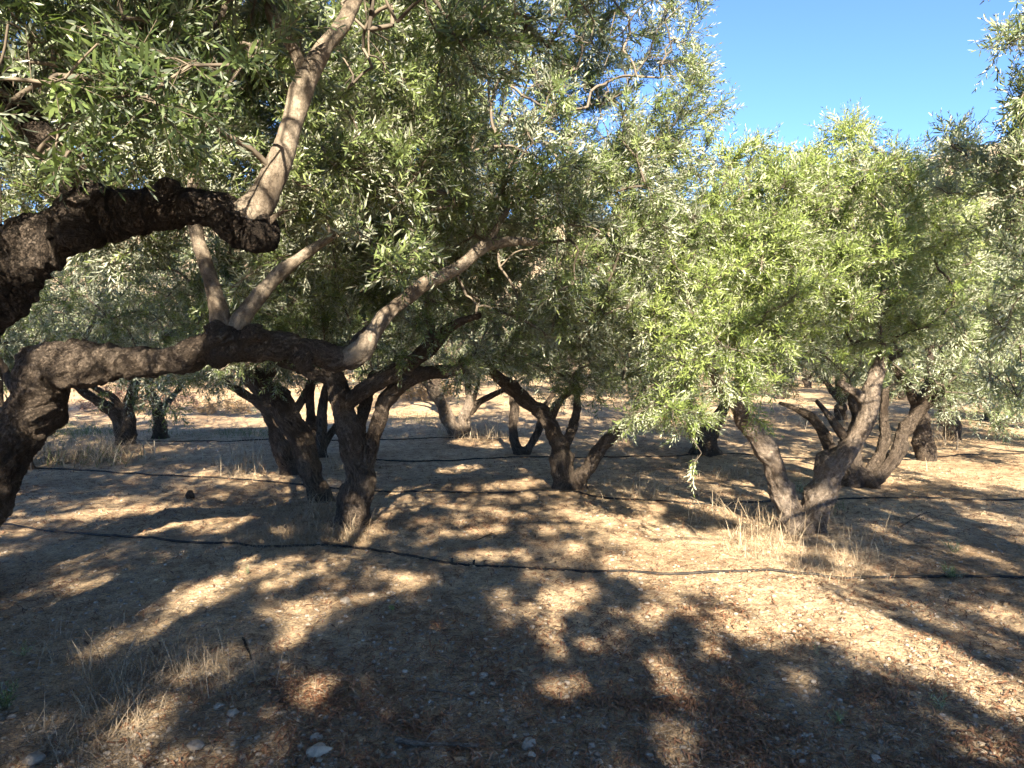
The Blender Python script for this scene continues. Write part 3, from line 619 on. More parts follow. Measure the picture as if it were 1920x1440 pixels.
traced_tree('gnarled olive tree in mid grove with a hollow foot and one stem bent sideways', (1068, 915), 0,
    [[(1062, 915, 0, 62), (1055, 880, 0, 44), (1052, 850, 0, 40), (1040, 810, 0, 34), (1015, 775, 0, 32), (985, 750, 0, 30), (955, 725, 0, 28), (925, 695, 0, 20), (900, 650, 0, 16)],
     [(1080, 910, 0, 40), (1098, 880, -.1, 32), (1120, 848, -.2, 28), (1150, 815, -.3, 24), (1180, 790, -.4, 18), (1200, 740, -.4, 12)],
     [(1058, 840, .1, 22), (1072, 800, .15, 20), (1082, 765, .2, 16), (1085, 720, .2, 12)]],
    [[(1030, 790, 0, 20), (1042, 762, 0, 18), (1060, 745, 0, 14), (1075, 735, 0, 9)]],
    [(1000, 610, 8, .8), (1100, 620, 7.8, .8), (1180, 640, 7.6, .6), (1230, 560, 7.8, .7), (1060, 480, 8, 1.2), (1180, 440, 8, 1.0), (940, 520, 8.2, .9), (1090, 700, 7.8, .30)], 67, vox=0.014, spacing=0.34, sprays=8, rootr=.13)
traced_tree('olive tree buried in low shadow behind the drooping bright foliage', (1325, 850), 0,
    [[(1325, 850, 0, 50), (1310, 800, 0, 44), (1290, 750, 0, 34), (1255, 700, 0, 28), (1200, 640, 0, 22), (1170, 600, 0, 14)], [(1330, 830, 0, 30), (1350, 780, 0, 26), (1380, 720, 0, 18)]],
    [], [(1250, 640, 10.3, .9), (1350, 620, 10.3, 1.0), (1300, 500, 10.3, 1.5), (1200, 560, 10.3, 1.0), (1240, 700, 10, .5), (1170, 700, 10.2, .5), (1240, 760, 9.5, .3), (1180, 740, 9.5, .25), (1390, 700, 10, .4)], 71, vox=0.018, spacing=0.40, sprays=7, temps=T_FAR)

# --- the V-shaped tree on the right
traced_tree('sunlit olive tree splitting into a wide V from a mound of dry grass', (1505, 992), 0,
    [[(1490, 992, 0, 56), (1470, 930, 0, 46), (1448, 870, 0, 44), (1415, 815, 0, 42), (1385, 765, 0, 34), (1350, 720, -.1, 24), (1320, 670, -.2, 18)],
     [(1522, 992, 0, 62), (1540, 930, 0, 58), (1558, 880, 0, 56), (1568, 855, 0, 50), (1570, 850, 0, 40)]],
    [[(1560, 875, 0, 54), (1590, 840, 0, 46), (1618, 800, 0, 42), (1632, 750, 0, 40), (1645, 705, 0, 34), (1656, 672, 0, 30), (1662, 660, 0, 22)],
     [(1654, 685, 0, 22), (1672, 668, 0, 22), (1692, 662, 0, 18)],
     [(1628, 765, 0, 30), (1610, 740, 0, 26), (1590, 728, 0, 20), (1572, 715, 0, 16)],
     [(1562, 860, .05, 30), (1545, 815, .2, 24), (1520, 780, .3, 20), (1490, 765, .4, 12), (1460, 755, .4, 8)]],
    [(1400, 420, 5.9, .62), (1540, 420, 6.1, .75), (1320, 520, 5.6, .42), (1430, 560, 5.6, .58), (1560, 560, 5.8, .55), (1330, 640, 5.4, .36), (1420, 680, 5.4, .25), (1305, 730, 5.3, .24, 1.5), (1275, 790, 5.2, .20, 2.2), (1298, 850, 5.15, .09, 4), (1370, 765, 5.3, .19, 2), (1210, 760, 5.6, .18, 1.8), (1250, 700, 5.6, .26, 1.3), (1340, 790, 5.25, .12, 2), (1440, 730, 5.4, .12, 1.5), (1660, 430, 6.5, .7),
     (1605, 225, 6.2, .15, 2.5), (1580, 265, 6.2, .17, 2), (1585, 320, 6.2, .33), (1720, 560, 6.6, .6), (1640, 600, 6.3, .35), (1500, 690, 5.6, .16), (1270, 600, 5.8, .4), (1350, 350, 6.2, .4), (1440, 330, 6.3, .36)],
    73, vox=0.012, bark=M_RED, limb_mats=[M_RED, M_BARK, M_RED, M_BARK], leaf=M_LEAFY, spacing=0.25, sprays=12, rootr=.14, keep=lambda p: ~((np.array(to_px(p)[1]) > 690) & (np.array(to_px(p)[0]) > 1480) & (p[:, 1] > 4)))
traced_tree('many-stemmed grey olive tree in shade behind the right arm of the V-shaped tree', (1610, 912), 0,
    [[(1600, 912, 0, 58), (1595, 870, 0, 46), (1600, 830, 0, 44), (1612, 790, 0, 30), (1600, 740, 0, 22)],
     [(1622, 912, 0, 36), (1650, 885, 0, 32), (1680, 850, 0, 30), (1696, 810, 0, 28), (1720, 775, 0, 24), (1750, 750, 0, 18), (1790, 720, 0, 12)],
     [(1618, 905, 0, 30), (1645, 865, .1, 26), (1658, 825, .1, 24), (1656, 780, .1, 18), (1660, 730, .1, 14)]],
    [[(1600, 840, 0, 26), (1575, 810, 0, 20), (1555, 780, 0, 16), (1530, 750, 0, 10)]],
    [(1700, 500, 8.2, 1.1), (1800, 620, 8, .7), (1600, 560, 8.4, 1.0), (1500, 460, 8.5, 1.1), (1850, 480, 8, 1.0), (1790, 380, 8, .8), (1740, 690, 8, .28), (1620, 690, 8.3, .3), (1850, 725, 7.6, .42, 1.3), (1915, 775, 7.2, .38, 1.3), (1790, 735, 7.8, .28, 1.3), (1880, 700, 8.6, .6), (1820, 690, 8.4, .4)],
    79, vox=0.015, leaf=M_LEAFG, spacing=0.34, sprays=8, rootr=.15)
# --- right edge
traced_tree('tall silvery olive tree hanging in from the right edge, trunk out of view', None, 4.3,
    [[(2300, 1150, 0, 130), (2290, 1000, 0, 110), (2260, 850, 0, 90), (2200, 700, 0, 60), (2130, 550, 0, 40), (2060, 400, 0, 24)], [(2280, 900, 0, 60), (2330, 700, 0, 50), (2300, 400, 0, 30), (2200, 150, 0, 20)]],
    [[(2170, 660, 0, 40), (2080, 600, -.4, 24), (1990, 580, -.9, 14), (1930, 600, -1.2, 8)]],
    [(1970, 120, 4.6, .36, 1.4), (1890, 200, 5.0, .22, 1.4), (1900, 300, 5.0, .35), (1990, 360, 4.5, .5), (1960, 540, 4.4, .35), (1930, 620, 3.1, .13, 1.0), (2020, 600, 3.2, .3), (2100, 200, 4.5, .7), (2100, 500, 4.4, .6), (1960, -60, 4.8, .4), (1820, 330, 5.4, .30), (1770, 300, 5.8, .25), (1900, 720, 4.8, .22), (1880, 450, 5.0, .3)],
    83, vox=0.018, leaf=M_LEAFG, temps=T_HEX, base_xyz=P(2300, 1150, 4.3) * [1, 1, 0], spacing=0.24, sprays=10)

# ------------------------------------------------------------------ generic trees of the orchard (prototypes, then copies)
def generic(seed, hgt=3.4, rad=1.6, low=1.0):
    rng = np.random.default_rng(seed); tr = []; lm = []; bl = []
    fk = rng.uniform(0.35, 0.7); lean = rng.normal(0, 0.1, 2)
    fx = np.array([lean[0], lean[1], fk])
    tr.append(np.array([[0, 0, -0.12, .15], [lean[0] * .4, lean[1] * .4, fk * .5, .115], [*fx, .10]]))
    n = rng.integers(3, 5); a0 = rng.uniform(0, 6.28)
    for k in range(n):
        a = a0 + k * 6.283 / n + rng.normal(0, .25); out = rng.uniform(.55, .95)
        d = np.array([math.cos(a), math.sin(a), 0])
        pts = [[*fx, .075]]; z = fk
        for j, (o_, zz, r) in enumerate([(.25, .35, .062), (.55, .75, .05), (.8, 1.1, .036), (1.0, 1.6, .02)]):
            p = fx + d * out * o_ * 1.1 + [0, 0, zz] + rng.normal(0, .05, 3); pts.append([*p, r])
        (tr if k < 2 else lm).append(np.array(pts))
        tip = np.array(pts[-1][:3])
        bl.append((*(tip + d * .25 + [0, 0, .1]), .85, .85, .75)); bl.append((*(tip + d * .45 - [0, 0, .75]), .7, .7, .65, 1.0)); bl.append((*(tip + d * .7 - [0, 0, 1.15]), .35, .35, .45, 1.0))
    bl.append((fx[0], fx[1], hgt - .9, rad * .7, rad * .7, .8)); bl.append((fx[0] + rng.normal(0, .3), fx[1], hgt - .5, .6, .6, .6))
    return tr, lm, bl
def plant(label, loc, seed, temps=T_FAR, leaf=M_LEAF, hgt=3.4, rad=1.6, vox=0.025, group=None, cull=False, sprays=6, spacing=.45, spread=1.0, **kw):
    tr, lm, bl = generic(seed, hgt, rad)
    base = np.array([loc[0], loc[1], float(height(loc[0], loc[1]))])
    def sh(c): c = c.copy(); c[:, :3] += base; return c
    root = empty('olive_tree', base); tag(root, label, 'olive tree', group)
    tc = [resample(sh(c), seed + i) for i, c in enumerate(tr)]; lc = [resample(sh(c), seed + 9 + i) for i, c in enumerate(lm)]
    link('trunk', wood_mesh('trunk', tc + roots(base, .09, 4, seed), vox, M_BARK, base, seed=seed), root)
    for c in lc: link('limb', wood_mesh('limb', [c], vox * .8, M_BARK, base, .11, seed), root)
    b2 = [(b[0] * spread + base[0], b[1] * spread + base[1], b[2] + base[2], *b[3:]) for b in bl]
    skel = np.vstack([c[len(c) // 2:, :3][::2] for c in tc + lc])
    link('crown', crown('crown', skel, b2, base, seed, mats=(leaf, M_TWIG), temps=temps, cull=cull, sprays=sprays, spacing=spacing, **kw), root)
    return root
def copy_tree(o, loc, rz, s, label=None, group=None):
    c = o.copy(); COL.objects.link(c); c.location = loc; c.rotation_euler = (0, 0, rz); c.scale = (s, s, s)
    if label: c['label'] = label
    if group: c['group'] = group
    for ch in list(o.children):
        d = ch.copy(); COL.objects.link(d); d.parent = c
    return c
FAR_L = 'distant olive tree in the shaded rows closing off the grove'
FAR_G = 'olive trees in the rows farther back'
protos = [plant(FAR_L, l, s, group=FAR_G, leaf=lf, sky=False, temps=T_FAR, sprays=7, spacing=.38, hgt=h)
          for l, s, lf, h in (((-1.5, 16.5), 101, M_LEAF, 3.5), ((2.6, 14.5), 102, M_LEAF, 3.4), ((7.2, 12.0), 103, M_LEAFG, 3.6))]
rg = random.Random(4)
spots = []
for row, yy in enumerate((12.0, 15.5, 20.5, 25, 30, 36, 43)):
    for cx_ in np.arange(-yy * 0.85, yy * 0.85, 2.9 + row * 0.12):
        x = cx_ + rg.uniform(-.5, .5) + (row % 2) * 1.8; y = yy + rg.uniform(-.6, .6)
        spots.append((x, y))
def blocked(x, y):
    px = 960 + x / y * F
    if y < 15 and 40 < px < 1450: return True                # the traced trees stand here
    if y < 19 and px < 540: return True                      # the bright clearing on the left
    if y < 19 and px < 900: return True
    if y < 24 and px < 640: return True
    return any(math.hypot(x - t.location.x, y - t.location.y) < 2.4 for t in TREES + protos)
nfar = 0
for x, y in spots:
    if blocked(x, y): continue
    copy_tree(protos[rg.randrange(3)], (x, y, float(height(x, y)) - .03), rg.uniform(0, 6.28), rg.uniform(.9, 1.15)); nfar += 1
print('far trees', nfar)
# a few fill the left side behind the arch, where foliage closes the view
LEFT = [((-6.2, 9.3), 1.05, 'shaded olive tree behind the arched trunk at the left edge'), ((-9.5, 13.5), 1.1, 'olive tree beyond the tall straw at far left'),
        ((5.6, 9.9), 1.0, 'shaded olive tree at the right edge behind the bright bare patch'), ((8.2, 9.0), 1.0, 'olive tree past the right edge of the view, low crown')]
for (l, s, lab) in LEFT:
    copy_tree(protos[rg.randrange(2)], (l[0], l[1], 0), rg.uniform(0, 6.28), s, lab, 'olive trees of the grove')
# the row behind the photographer: it throws the shade on the near soil
def offview(p):
    px, py = to_px(p)
    return ~((p[:, 1] > 0.1) & (px > -80) & (px < 2000) & (py > -90))
def shade_tree(label, loc, seed, blobs, stems):
    base = np.array([loc[0], loc[1], float(height(*loc))]); root = empty('olive_tree', base); tag(root, label, 'olive tree', 'olive trees behind the viewpoint')
    tc = [resample(np.array(c, float), seed + i) for i, c in enumerate(stems)]
    link('trunk', wood_mesh('trunk', tc + roots(base, .18, 4, seed), .025, M_BARK, base, seed=seed), root)
    skel = np.vstack([c[len(c) // 2:, :3][::2] for c in tc])
    link('crown', crown('crown', skel, blobs, base, seed, temps=T_QUAD, cull=True, sprays=11, spacing=.28, keep=offview, sky=False), root)
def st(x, y, tips, r=.16):
    return [[[x, y, -.1, r], [x + .05, y, .7, r * .8], [x * .6 + tx * .4, y * .6 + ty * .4, 1.5, r * .5], [tx, ty, tz, r * .22]] for tx, ty, tz in tips]
shade_tree('olive tree just behind the viewpoint to the left, shading the near soil', (-2.3, -1.3), 301,
    [(-1.6, .6, 3.3, 1.3, 1.1, .8), (-2.8, -.6, 2.8, 1.2, 1.2, .9), (-.6, -.6, 3.2, 1.2, 1.2, .8), (-1.4, 1.6, 3.7, 1.2, .9, .6, 1.5), (-2.6, .8, 3.2, 1.0, 1.0, .6, 1.4), (-2.4, -2.4, 3.3, 1.3, 1.2, .9), (-3.2, 1.6, 3.4, 1.2, 1.2, .8)],
    st(-2.3, -1.3, [(-1.6, .3, 2.8), (-2.9, -.6, 2.6), (-1.0, -1.0, 2.7), (-2.4, -2.2, 2.9)]))
shade_tree('olive tree just behind the viewpoint to the right, shading the near soil', (1.4, -2.0), 302,
    [(.9, -.5, 3.2, 1.2, 1.1, .8), (1.6, -1.6, 3.0, 1.2, 1.1, .9), (.2, .8, 3.5, 1.0, .9, .6), (.4, -2.6, 3.4, 1.2, 1.2, .9), (2.2, -3.0, 3.2, 1.2, 1.2, .9), (1.1, 1.6, 3.7, .9, .8, .5), (2.4, 1.7, 3.4, 1.0, 1.0, .55, 1.9), (.2, 2.4, 3.9, .9, .8, .4, 1.6), (-.6, .9, 3.5, .9, .9, .5, 1.5), (.4, .1, 3.2, .8, .8, .5, 1.4)],
    st(1.4, -2.0, [(.9, -.5, 2.8), (1.8, -1.4, 2.6), (.4, -2.6, 2.8), (2.2, -3.0, 2.8)]))
shade_tree('olive tree behind the viewpoint at far right, shading the right of the soil', (4.6, -.6), 303,
    [(4.2, .6, 3.0, 1.1, 1.1, .8), (5.2, 1.6, 3.1, 1.1, 1.0, .8), (3.9, -1.2, 2.8, 1.1, 1.2, .8), (5.4, -.6, 3.1, 1.2, 1.2, .9), (3.4, 1.2, 3.3, .7, .7, .5), (2.9, -.3, 3.0, .7, .8, .6), (4.3, 2.3, 3.4, .9, .8, .5, 1.6), (5.6, 2.8, 2.9, .8, .7, .5)],
    st(4.6, -.6, [(4.2, .6, 2.6), (5.2, 1.4, 2.7), (4.0, -1.2, 2.5), (5.4, -.8, 2.7)]))
shade_tree('taller olive tree in the second row behind the viewpoint', (-.4, -5.4), 304,
    [(-.4, -4.6, 4.6, 1.8, 1.3, 1.0), (-2.4, -4.8, 4.4, 1.5, 1.3, 1.0), (1.6, -4.8, 4.4, 1.5, 1.3, 1.0), (.2, -6.4, 4.4, 1.5, 1.3, 1.2)],
    st(-.4, -5.4, [(-.4, -4.6, 3.9), (-2.2, -4.8, 3.8), (1.4, -4.8, 3.8)], .2))
shade_tree('olive tree beside the viewpoint past the left edge of the view', (-5.2, 2.2), 305,
    [(-4.8, 2.8, 2.9, 1.4, 1.3, .9), (-4.2, 4.2, 3.0, 1.1, 1.1, .9), (-5.8, 1.2, 3.0, 1.4, 1.3, .9)],
    st(-5.2, 2.2, [(-4.6, 3.0, 2.5), (-4.4, 4.0, 2.6), (-5.8, 1.2, 2.6)]))

shade_tree('tall unseen tree added behind the viewpoint at far left to shade the left foliage', (-7.5, -4.5), 306,  # unseen tall crown, added to darken the foliage behind the arch
    [(-5.0, -2.5, 7.8, 1.8, 1.2, 1.6, .6), (-8.0, -3.5, 7.2, 1.8, 1.4, 1.8, .6), (-6.4, -4.5, 6.0, 1.6, 1.4, 1.4, .6), (-3.4, -3.4, 8.2, 1.3, 1.0, 1.0, .6)],
    [[[-7.5, -4.5, -.1, .25], [-7.4, -4.5, 2, .2], [-7.0, -4.2, 4.2, .15], [-6.4, -3.6, 6.2, .06]], [[-7.2, -4.4, 3.2, .15], [-7.9, -4.1, 5, .1], [-8.0, -3.6, 6.6, .05]]])
# ------------------------------------------------------------------ irrigation hoses
def hose_mat():
    m, t, N, L = newmat('black_polyethylene'); b = N['Principled BSDF']
    tc = N.new('ShaderNodeTexCoord'); n = noise(N, L, 14, 6, .7, tc.outputs['Object'])
    r = ramp(N, [(0.48, (0.012, 0.011, 0.011)), (0.80, (0.07, 0.057, 0.042))]); L.new(n.outputs['Fac'], r.inputs[0]); L.new(r.outputs[0], b.inputs['Base Color'])
    b.inputs['Roughness'].default_value = 0.62; b.inputs['Specular IOR Level'].default_value = 0.25; return m
M_HOSE = hose_mat()
def gp(px, py, lift=0.0):
    p = P(px, py, gD(px, py)); p[2] = float(height(p[0], p[1])) + lift; return p
def hose(label, pts, r=0.010, drip=(), seed=0):
    w0 = np.array([gp(*q) for q in pts]); c = catmull(w0, 24)
    c[:, 0] += 0
    c[:, 1] += 0.012 * vnoise(np.stack([c[:, 0] * 2.2, 0 * c[:, 0] + seed, 0 * c[:, 0]], 1))
    hh = height(c[:, 0], c[:, 1]); ker = np.ones(7) / 7; hs = np.convolve(np.pad(hh, 3, 'edge'), ker, 'valid')
    c[:, 2] = np.maximum(hh, hs) + r * 0.9 - 0.9 * r * np.clip(vnoise(np.stack([c[:, 0] * 1.3, 0 * c[:, 0] + seed + 5, 0 * c[:, 0]], 1)) - .15, 0, 1)
    V, q, n, seg = tube(np.hstack([c, np.full((len(c), 1), r)]), 8)
    base = c[0].copy(); base[2] = 0
    o = link('irrigation_hose', mesh_np('irrigation_hose', V - base, q.ravel(), np.full(len(q), 4), [M_HOSE], smooth=True), loc=base)
    tag(o, label, 'irrigation hose', 'black irrigation hoses along the tree rows')
    for px, py in drip:
        g = gp(px, py); k = int(np.argmin(np.abs(c[:, 0] - g[0]))); p = c[k]
        ch = np.array([[p[0], p[1], p[2], .008], [p[0], p[1] - .004, p[2] + .022, .010], [p[0], p[1] - .004, p[2] + .034, .009], [p[0] + .01, p[1] - .004, p[2] + .044, .004]])
        V, q, n, seg = tube(ch, 8); link('dripper', mesh_np('dripper', V - base, q.ravel(), np.full(len(q), 4), [M_HOSE]), o)
    return o
hose('nearest black hose sweeping across the whole soil in front of the V-shaped tree', [(-160, 955), (0, 980), (180, 1003), (400, 1020), (520, 1028), (640, 1030), (740, 1040), (860, 1058), (1050, 1068), (1180, 1074), (1300, 1080), (1420, 1075), (1600, 1080), (1760, 1082), (1920, 1085), (2100, 1092)], .0095, [(850, 1054), (892, 1060)])
hose('second black hose from the straw at left past the foot of the mid-grove tree', [(-200, 862), (60, 875), (200, 885), (320, 893), (500, 903), (620, 915), (720, 922), (900, 924), (1060, 922), (1130, 933), (1300, 946), (1450, 940), (1600, 938), (1780, 940), (1950, 938), (2150, 936)], .0095, seed=3)
hose('third black hose, thin in the distance behind the mid-grove tree', [(690, 862), (800, 866), (950, 860), (1100, 857), (1250, 855), (1340, 850), (1460, 856), (1600, 862), (1720, 862), (1800, 855), (1990, 850)], .0095, seed=5)
hose('farthest black hose crossing the shade by the small forked tree', [(240, 826), (380, 830), (520, 826), (700, 826), (850, 822), (950, 824)], .0095, seed=7)

# ------------------------------------------------------------------ stones, sticks
def rock_template(rng, sub=1):
    bm = bmesh.new(); bmesh.ops.create_icosphere(bm, subdivisions=sub, radius=1.0)
    V = np.array([v.co[:] for v in bm.verts]); Fa = np.array([[v.index for v in f.verts] for f in bm.faces]); bm.free()
    V *= np.array([1, rng.uniform(.6, .9), rng.uniform(.45, .7)])
    V *= (1 + 0.20 * fbm(V * 1.1 + rng.uniform(0, 90), 2) + 0.06 * fbm(V * 3 + rng.uniform(0, 90), 2))[:, None]
    return V, Fa.ravel(), np.full(len(Fa), 3), np.full(len(V), rng.uniform()), np.zeros(len(Fa), int)
_rr = np.random.default_rng(9)
STONES = [(595, 1420, 25, 'large pale rounded stone at the bottom edge left of centre'), (369, 1408, 22, 'flat grey stone lying among straw at the lower left'), (593, 1388, 15, 'small oval stone just above the large pale rounded stone'),
          (994, 1404, 19, 'squarish grey stone near the bottom edge, just right of centre'), (997, 1428, 13, 'small pale stone tucked below the squarish grey stone'), (925, 1288, 10, 'upright pale pebble on bare grey soil'),
          (905, 1272, 12, 'dull flat stone beside the upright pale pebble'), (408, 1330, 13, 'angular white stone at the edge of the straw mat'), (436, 1340, 13, 'tan stone right beside the angular white stone'),
          (648, 1132, 13, 'pale stone below the nearest hose, left of centre'), (697, 1120, 8, 'small bright pebble inside a thin lit streak'), (64, 1432, 24, 'grey stone in the bottom left corner'),
          (1470, 1275, 8, 'bluish white pebble in shade in front of the V-shaped tree'), (505, 1165, 9, 'small buried stone under the long lit streak on the left'), (780, 1345, 10, 'small stone above the fallen bark-covered branch'),
          (1640, 1425, 14, 'white stone half sunk at the bottom edge on the right')]
for px, py, rpx, lab in STONES:
    p = gp(px, py); r = rpx / F * p[1]
    V, Fa, NPr, RN, MI = rock_template(_rr, 4)
    V *= (1 - .35 * np.clip(np.abs(fbm(V * 1.7 + px, 2)) * 2, 0, 1))[:, None]; 
    for _k in range(9):                                       # flat broken faces
        nn = _rr.normal(size=3); nn /= np.linalg.norm(nn); V -= np.maximum(0, V @ nn - .52)[:, None] * nn * .9
    V *= 1.15; a = _rr.uniform(0, 6.28)
    Rz = np.array([[math.cos(a) , -math.sin(a), 0], [math.sin(a), math.cos(a), 0], [0, 0, 1]])
    V = (V @ Rz.T) * r; p[2] += r * .12
    o = link('stone', mesh_np('stone', V, Fa, NPr, [M_STONE], rnd=RN * 0 + (.65 if 'pale' in lab or 'white' in lab else .3), smooth=True), loc=p)
    tag(o, lab, 'stone', 'loose stones on the soil')
def stick(label, pts, r, mat=M_BARK, name='dead_branch', cat='dead branch', forks=()):
    def mk(pp, r0, r1):
        w0 = np.array([gp(a, b, l) for a, b, l in pp]); c = catmull(w0, 8); c += 0.006 * np.stack([vnoise(c * 14), vnoise(c * 14 + 9), 0 * c[:, 0]], 1)
        rad = np.linspace(r0, r1, len(c)) * (1 + .25 * vnoise(c * 40)); return np.hstack([c, rad[:, None]])
    base = gp(*pts[0][:2])
    ch = [mk(pts, r, r * .45)] + [mk(f, r * .5, r * .2) for f in forks]
    o = link(name, wood_mesh(name, ch, .003, mat, base, .2, 3), loc=base); tag(o, label, cat, 'dead branches on the soil'); return o
stick('fallen bark-covered branch lying flat near the bottom edge, left of centre', [(742, 1392, .012), (790, 1404, .02), (850, 1406, .016), (912, 1408, .008)], .011, forks=[[(790, 1404, .015), (815, 1385, .03), (850, 1378, .015)]], mat=M_RED)
stick('thin dark curved branch on the grey soil near the middle', [(800, 1298, .012), (845, 1312, .018), (890, 1320, .008)], .006, forks=[], mat=M_RED)
stick('straight bleached stick lying alone right of the lower left straw', [(410, 1210, .012), (480, 1203, .01)], .0035, M_PALE)
stick('short dark stick pointing up beside the straight bleached stick', [(456, 1205, .02), (472, 1240, .008)], .007, M_BLACK)
stick('pale stick lying in a pile of brown leaves right of centre', [(1222, 1322, .02), (1264, 1314, .02)], .006, M_PALE)
stick('forked dry branch lying in the shade to the right of the V-shaped tree', [(1690, 985, .012), (1740, 964, .02), (1800, 968, .012)], .005, M_BARK, forks=[[(1740, 964, .02), (1790, 985, .02), (1830, 992, .01)]])
stick('dark twig lying across the sun patch left of the V-shaped tree', [(895, 1022, .03), (930, 1010, .03), (960, 1004, .01)], .005, M_BLACK)
# dark clod
p = gp(357, 935); V, Fa, NPr, RN, MI = rock_template(_rr, 4); V = V * np.array([.045, .04, .085]); p[2] += .03
V *= (1 + .25 * fbm(V * 60, 2))[:, None]
tag(link('clod', mesh_np('clod', V, Fa, NPr, [M_BLACK], rnd=RN, smooth=True), loc=p), 'dark knobbly clod on the shaded soil left of the upright forked tree', 'clod')
# stake
p = gp(1794, 846); ch = np.array([[0, 0, -.05, .014], [0.005, 0, .1, .013], [0, 0, .2, .012], [-.01, 0, .28, .010]]); ch2 = np.array([[0, 0, .12, .008], [-.03, 0, .13, .007], [-.07, 0, .12, .005]])
tag(link('stake', wood_mesh('stake', [ch, ch2], .004, M_PALE, np.zeros(3), .15, 5), loc=p), 'short bleached stake standing beside the bright bare patch on the right', 'stake')

# ------------------------------------------------------------------ litter, straw and weeds
rs = np.random.default_rng(77)
def litter_leaf(rng, L=.05, W=.009):
    t = np.linspace(0, 1, 5); w_ = W * np.array([.12, .8, 1, .75, .05]); cv = rng.uniform(.1, .6) * L; cu = rng.uniform(.2, .9)
    V = []
    for a, b in zip(t, w_):
        z = cv * 4 * a * (1 - a) * .5; x = L * (a - .5)
        for s in (-1, 0, 1): V.append([x, s * b * .5, z + abs(s) * b * cu * .5])
    Fa = []
    for i in range(4):
        for j in range(2): Fa += [i * 3 + j, i * 3 + j + 1, i * 3 + j + 4, i * 3 + j + 3]
    return np.array(V), np.array(Fa), np.full(8, 4), np.full(15, rng.uniform()), np.zeros(8, int)
def blade(rng, L=.25, W=.004, droop=.5, n=5):
    t = np.linspace(0, 1, n); V = []
    for a in t:
        ang = droop * a; x = L * a * math.sin(droop * a * 1.2 + .05); z = L * a * math.cos(droop * a * 1.1)
        w_ = W * (1 - a) ** .6 * .5 + .0003
        V += [[x, -w_, z], [x, w_, z]]
    Fa = []
    for i in range(n - 1): Fa += [2 * i, 2 * i + 1, 2 * i + 3, 2 * i + 2]
    return np.array(V), np.array(Fa), np.full(n - 1, 4), np.full(2 * n, rng.uniform()), np.zeros(n - 1, int)
def rz(a):
    c, s, z, o = np.cos(a), np.sin(a), np.zeros_like(a), np.ones_like(a)
    return np.stack([np.stack([c, -s, z], -1), np.stack([s, c, z], -1), np.stack([z, z, o], -1)], -2)
def tilt(a, t):
    c, s, z, o = np.cos(t), np.sin(t), np.zeros_like(t), np.ones_like(t)
    return rz(a) @ np.stack([np.stack([c, z, s], -1), np.stack([z, o, z], -1), np.stack([-s, z, c], -1)], -2)
def stuff(name, label, temps, xy, rot, scl, mat, lift=0.0, smooth=False, base=None):
    n = len(xy); z = height(xy[:, 0], xy[:, 1]) + lift
    V, Fa, NPr, RN, MI = instance(temps, rs.integers(0, len(temps), n), np.column_stack([xy, z]), rot, scl, rs.uniform(0, 1, n))
    o = link(name, mesh_np(name, V, Fa, NPr, [mat], rnd=RN, smooth=smooth)); tag(o, label, kind='stuff'); return o
def frustum_pts(n, y0=2.3, y1=9.5, power=2.0):
    """more where the soil is near"""
    u = rs.uniform(0, 1, n); y = 1 / (1 / y0 + (1 / y1 - 1 / y0) * u) if power == 2 else y0 + (y1 - y0) * u
    x = rs.uniform(-.80, .80, n) * y; return np.column_stack([x, y])
def ell_pts(cx_, cy_, rx, ry, n):
    a = rs.normal(0, .5, (n, 2)); px = cx_ + a[:, 0] * rx; py = np.maximum(cy_ + a[:, 1] * ry, 690)
    out = np.array([P(x, y, gD(x, y))[:2] for x, y in zip(px, py)]); return out
TL = [litter_leaf(rs) for _ in range(10)]
xy = frustum_pts(34000); m_ = fbm(np.column_stack([xy * 1.3, 0 * xy[:, 0]]), 3) + rs.normal(0, .25, len(xy)) > .12
xy = xy[m_]
clus = [(1370, 1280, 50, 190, 650), (1320, 1150, 60, 30, 160), (1400, 1370, 90, 60, 250), (1120, 1320, 150, 26, 420), (1250, 1330, 90, 20, 250), (1680, 1370, 130, 70, 450), (1840, 1430, 90, 60, 250), (1830, 1190, 130, 70, 260),
        (1640, 1300, 60, 30, 260), (1500, 1200, 60, 40, 260), (940, 1280, 50, 30, 160), (760, 1355, 60, 40, 220), (600, 1320, 60, 30, 240), (520, 1290, 40, 20, 120), (900, 990, 80, 30, 200), (1460, 1090, 160, 40, 260), (1700, 1230, 190, 60, 260), (1580, 1440, 200, 40, 250), (330, 1300, 140, 60, 300), (200, 960, 160, 20, 300), (680, 1440, 80, 20, 120)]
xy = np.vstack([xy] + [ell_pts(c[0], c[1], c[2] * 1.25, c[3] * 1.2, int(c[4] * .75)) for c in clus])
stuff('leaf_litter', 'curled reddish brown dead leaves strewn over the soil', TL, xy, tilt(rs.uniform(0, 6.28, len(xy)), rs.normal(0, .22, len(xy))), rs.uniform(.5, 1.15, len(xy)), M_LITTER, .004)
xy = frustum_pts(34000); TD = []
for k in range(8):
    c = np.array([[-.5, 0, 0], [-.1, rs.uniform(-.1, .1), .03], [.5, rs.uniform(-.12, .12), .0]]) * .06; V, q, n, sg = tube(np.hstack([catmull(c, 3), np.full((7, 1), .0011)]), 3)
    TD.append((V, q.ravel(), np.full(len(q), 4), np.full(len(V), rs.uniform()), np.zeros(len(q), int)))
stuff('twig_debris', 'fine broken twigs and straw bits scattered over the soil', TD, xy, tilt(rs.uniform(0, 6.28, len(xy)), rs.normal(0, .12, len(xy))), rs.uniform(.3, 1.3, len(xy)) ** 1.2, M_DEBRIS, .003)
TP = [rock_template(rs, 2) for _ in range(10)]
xy = frustum_pts(24000); sc = .003 + .015 * rs.uniform(0, 1, len(xy)) ** 6
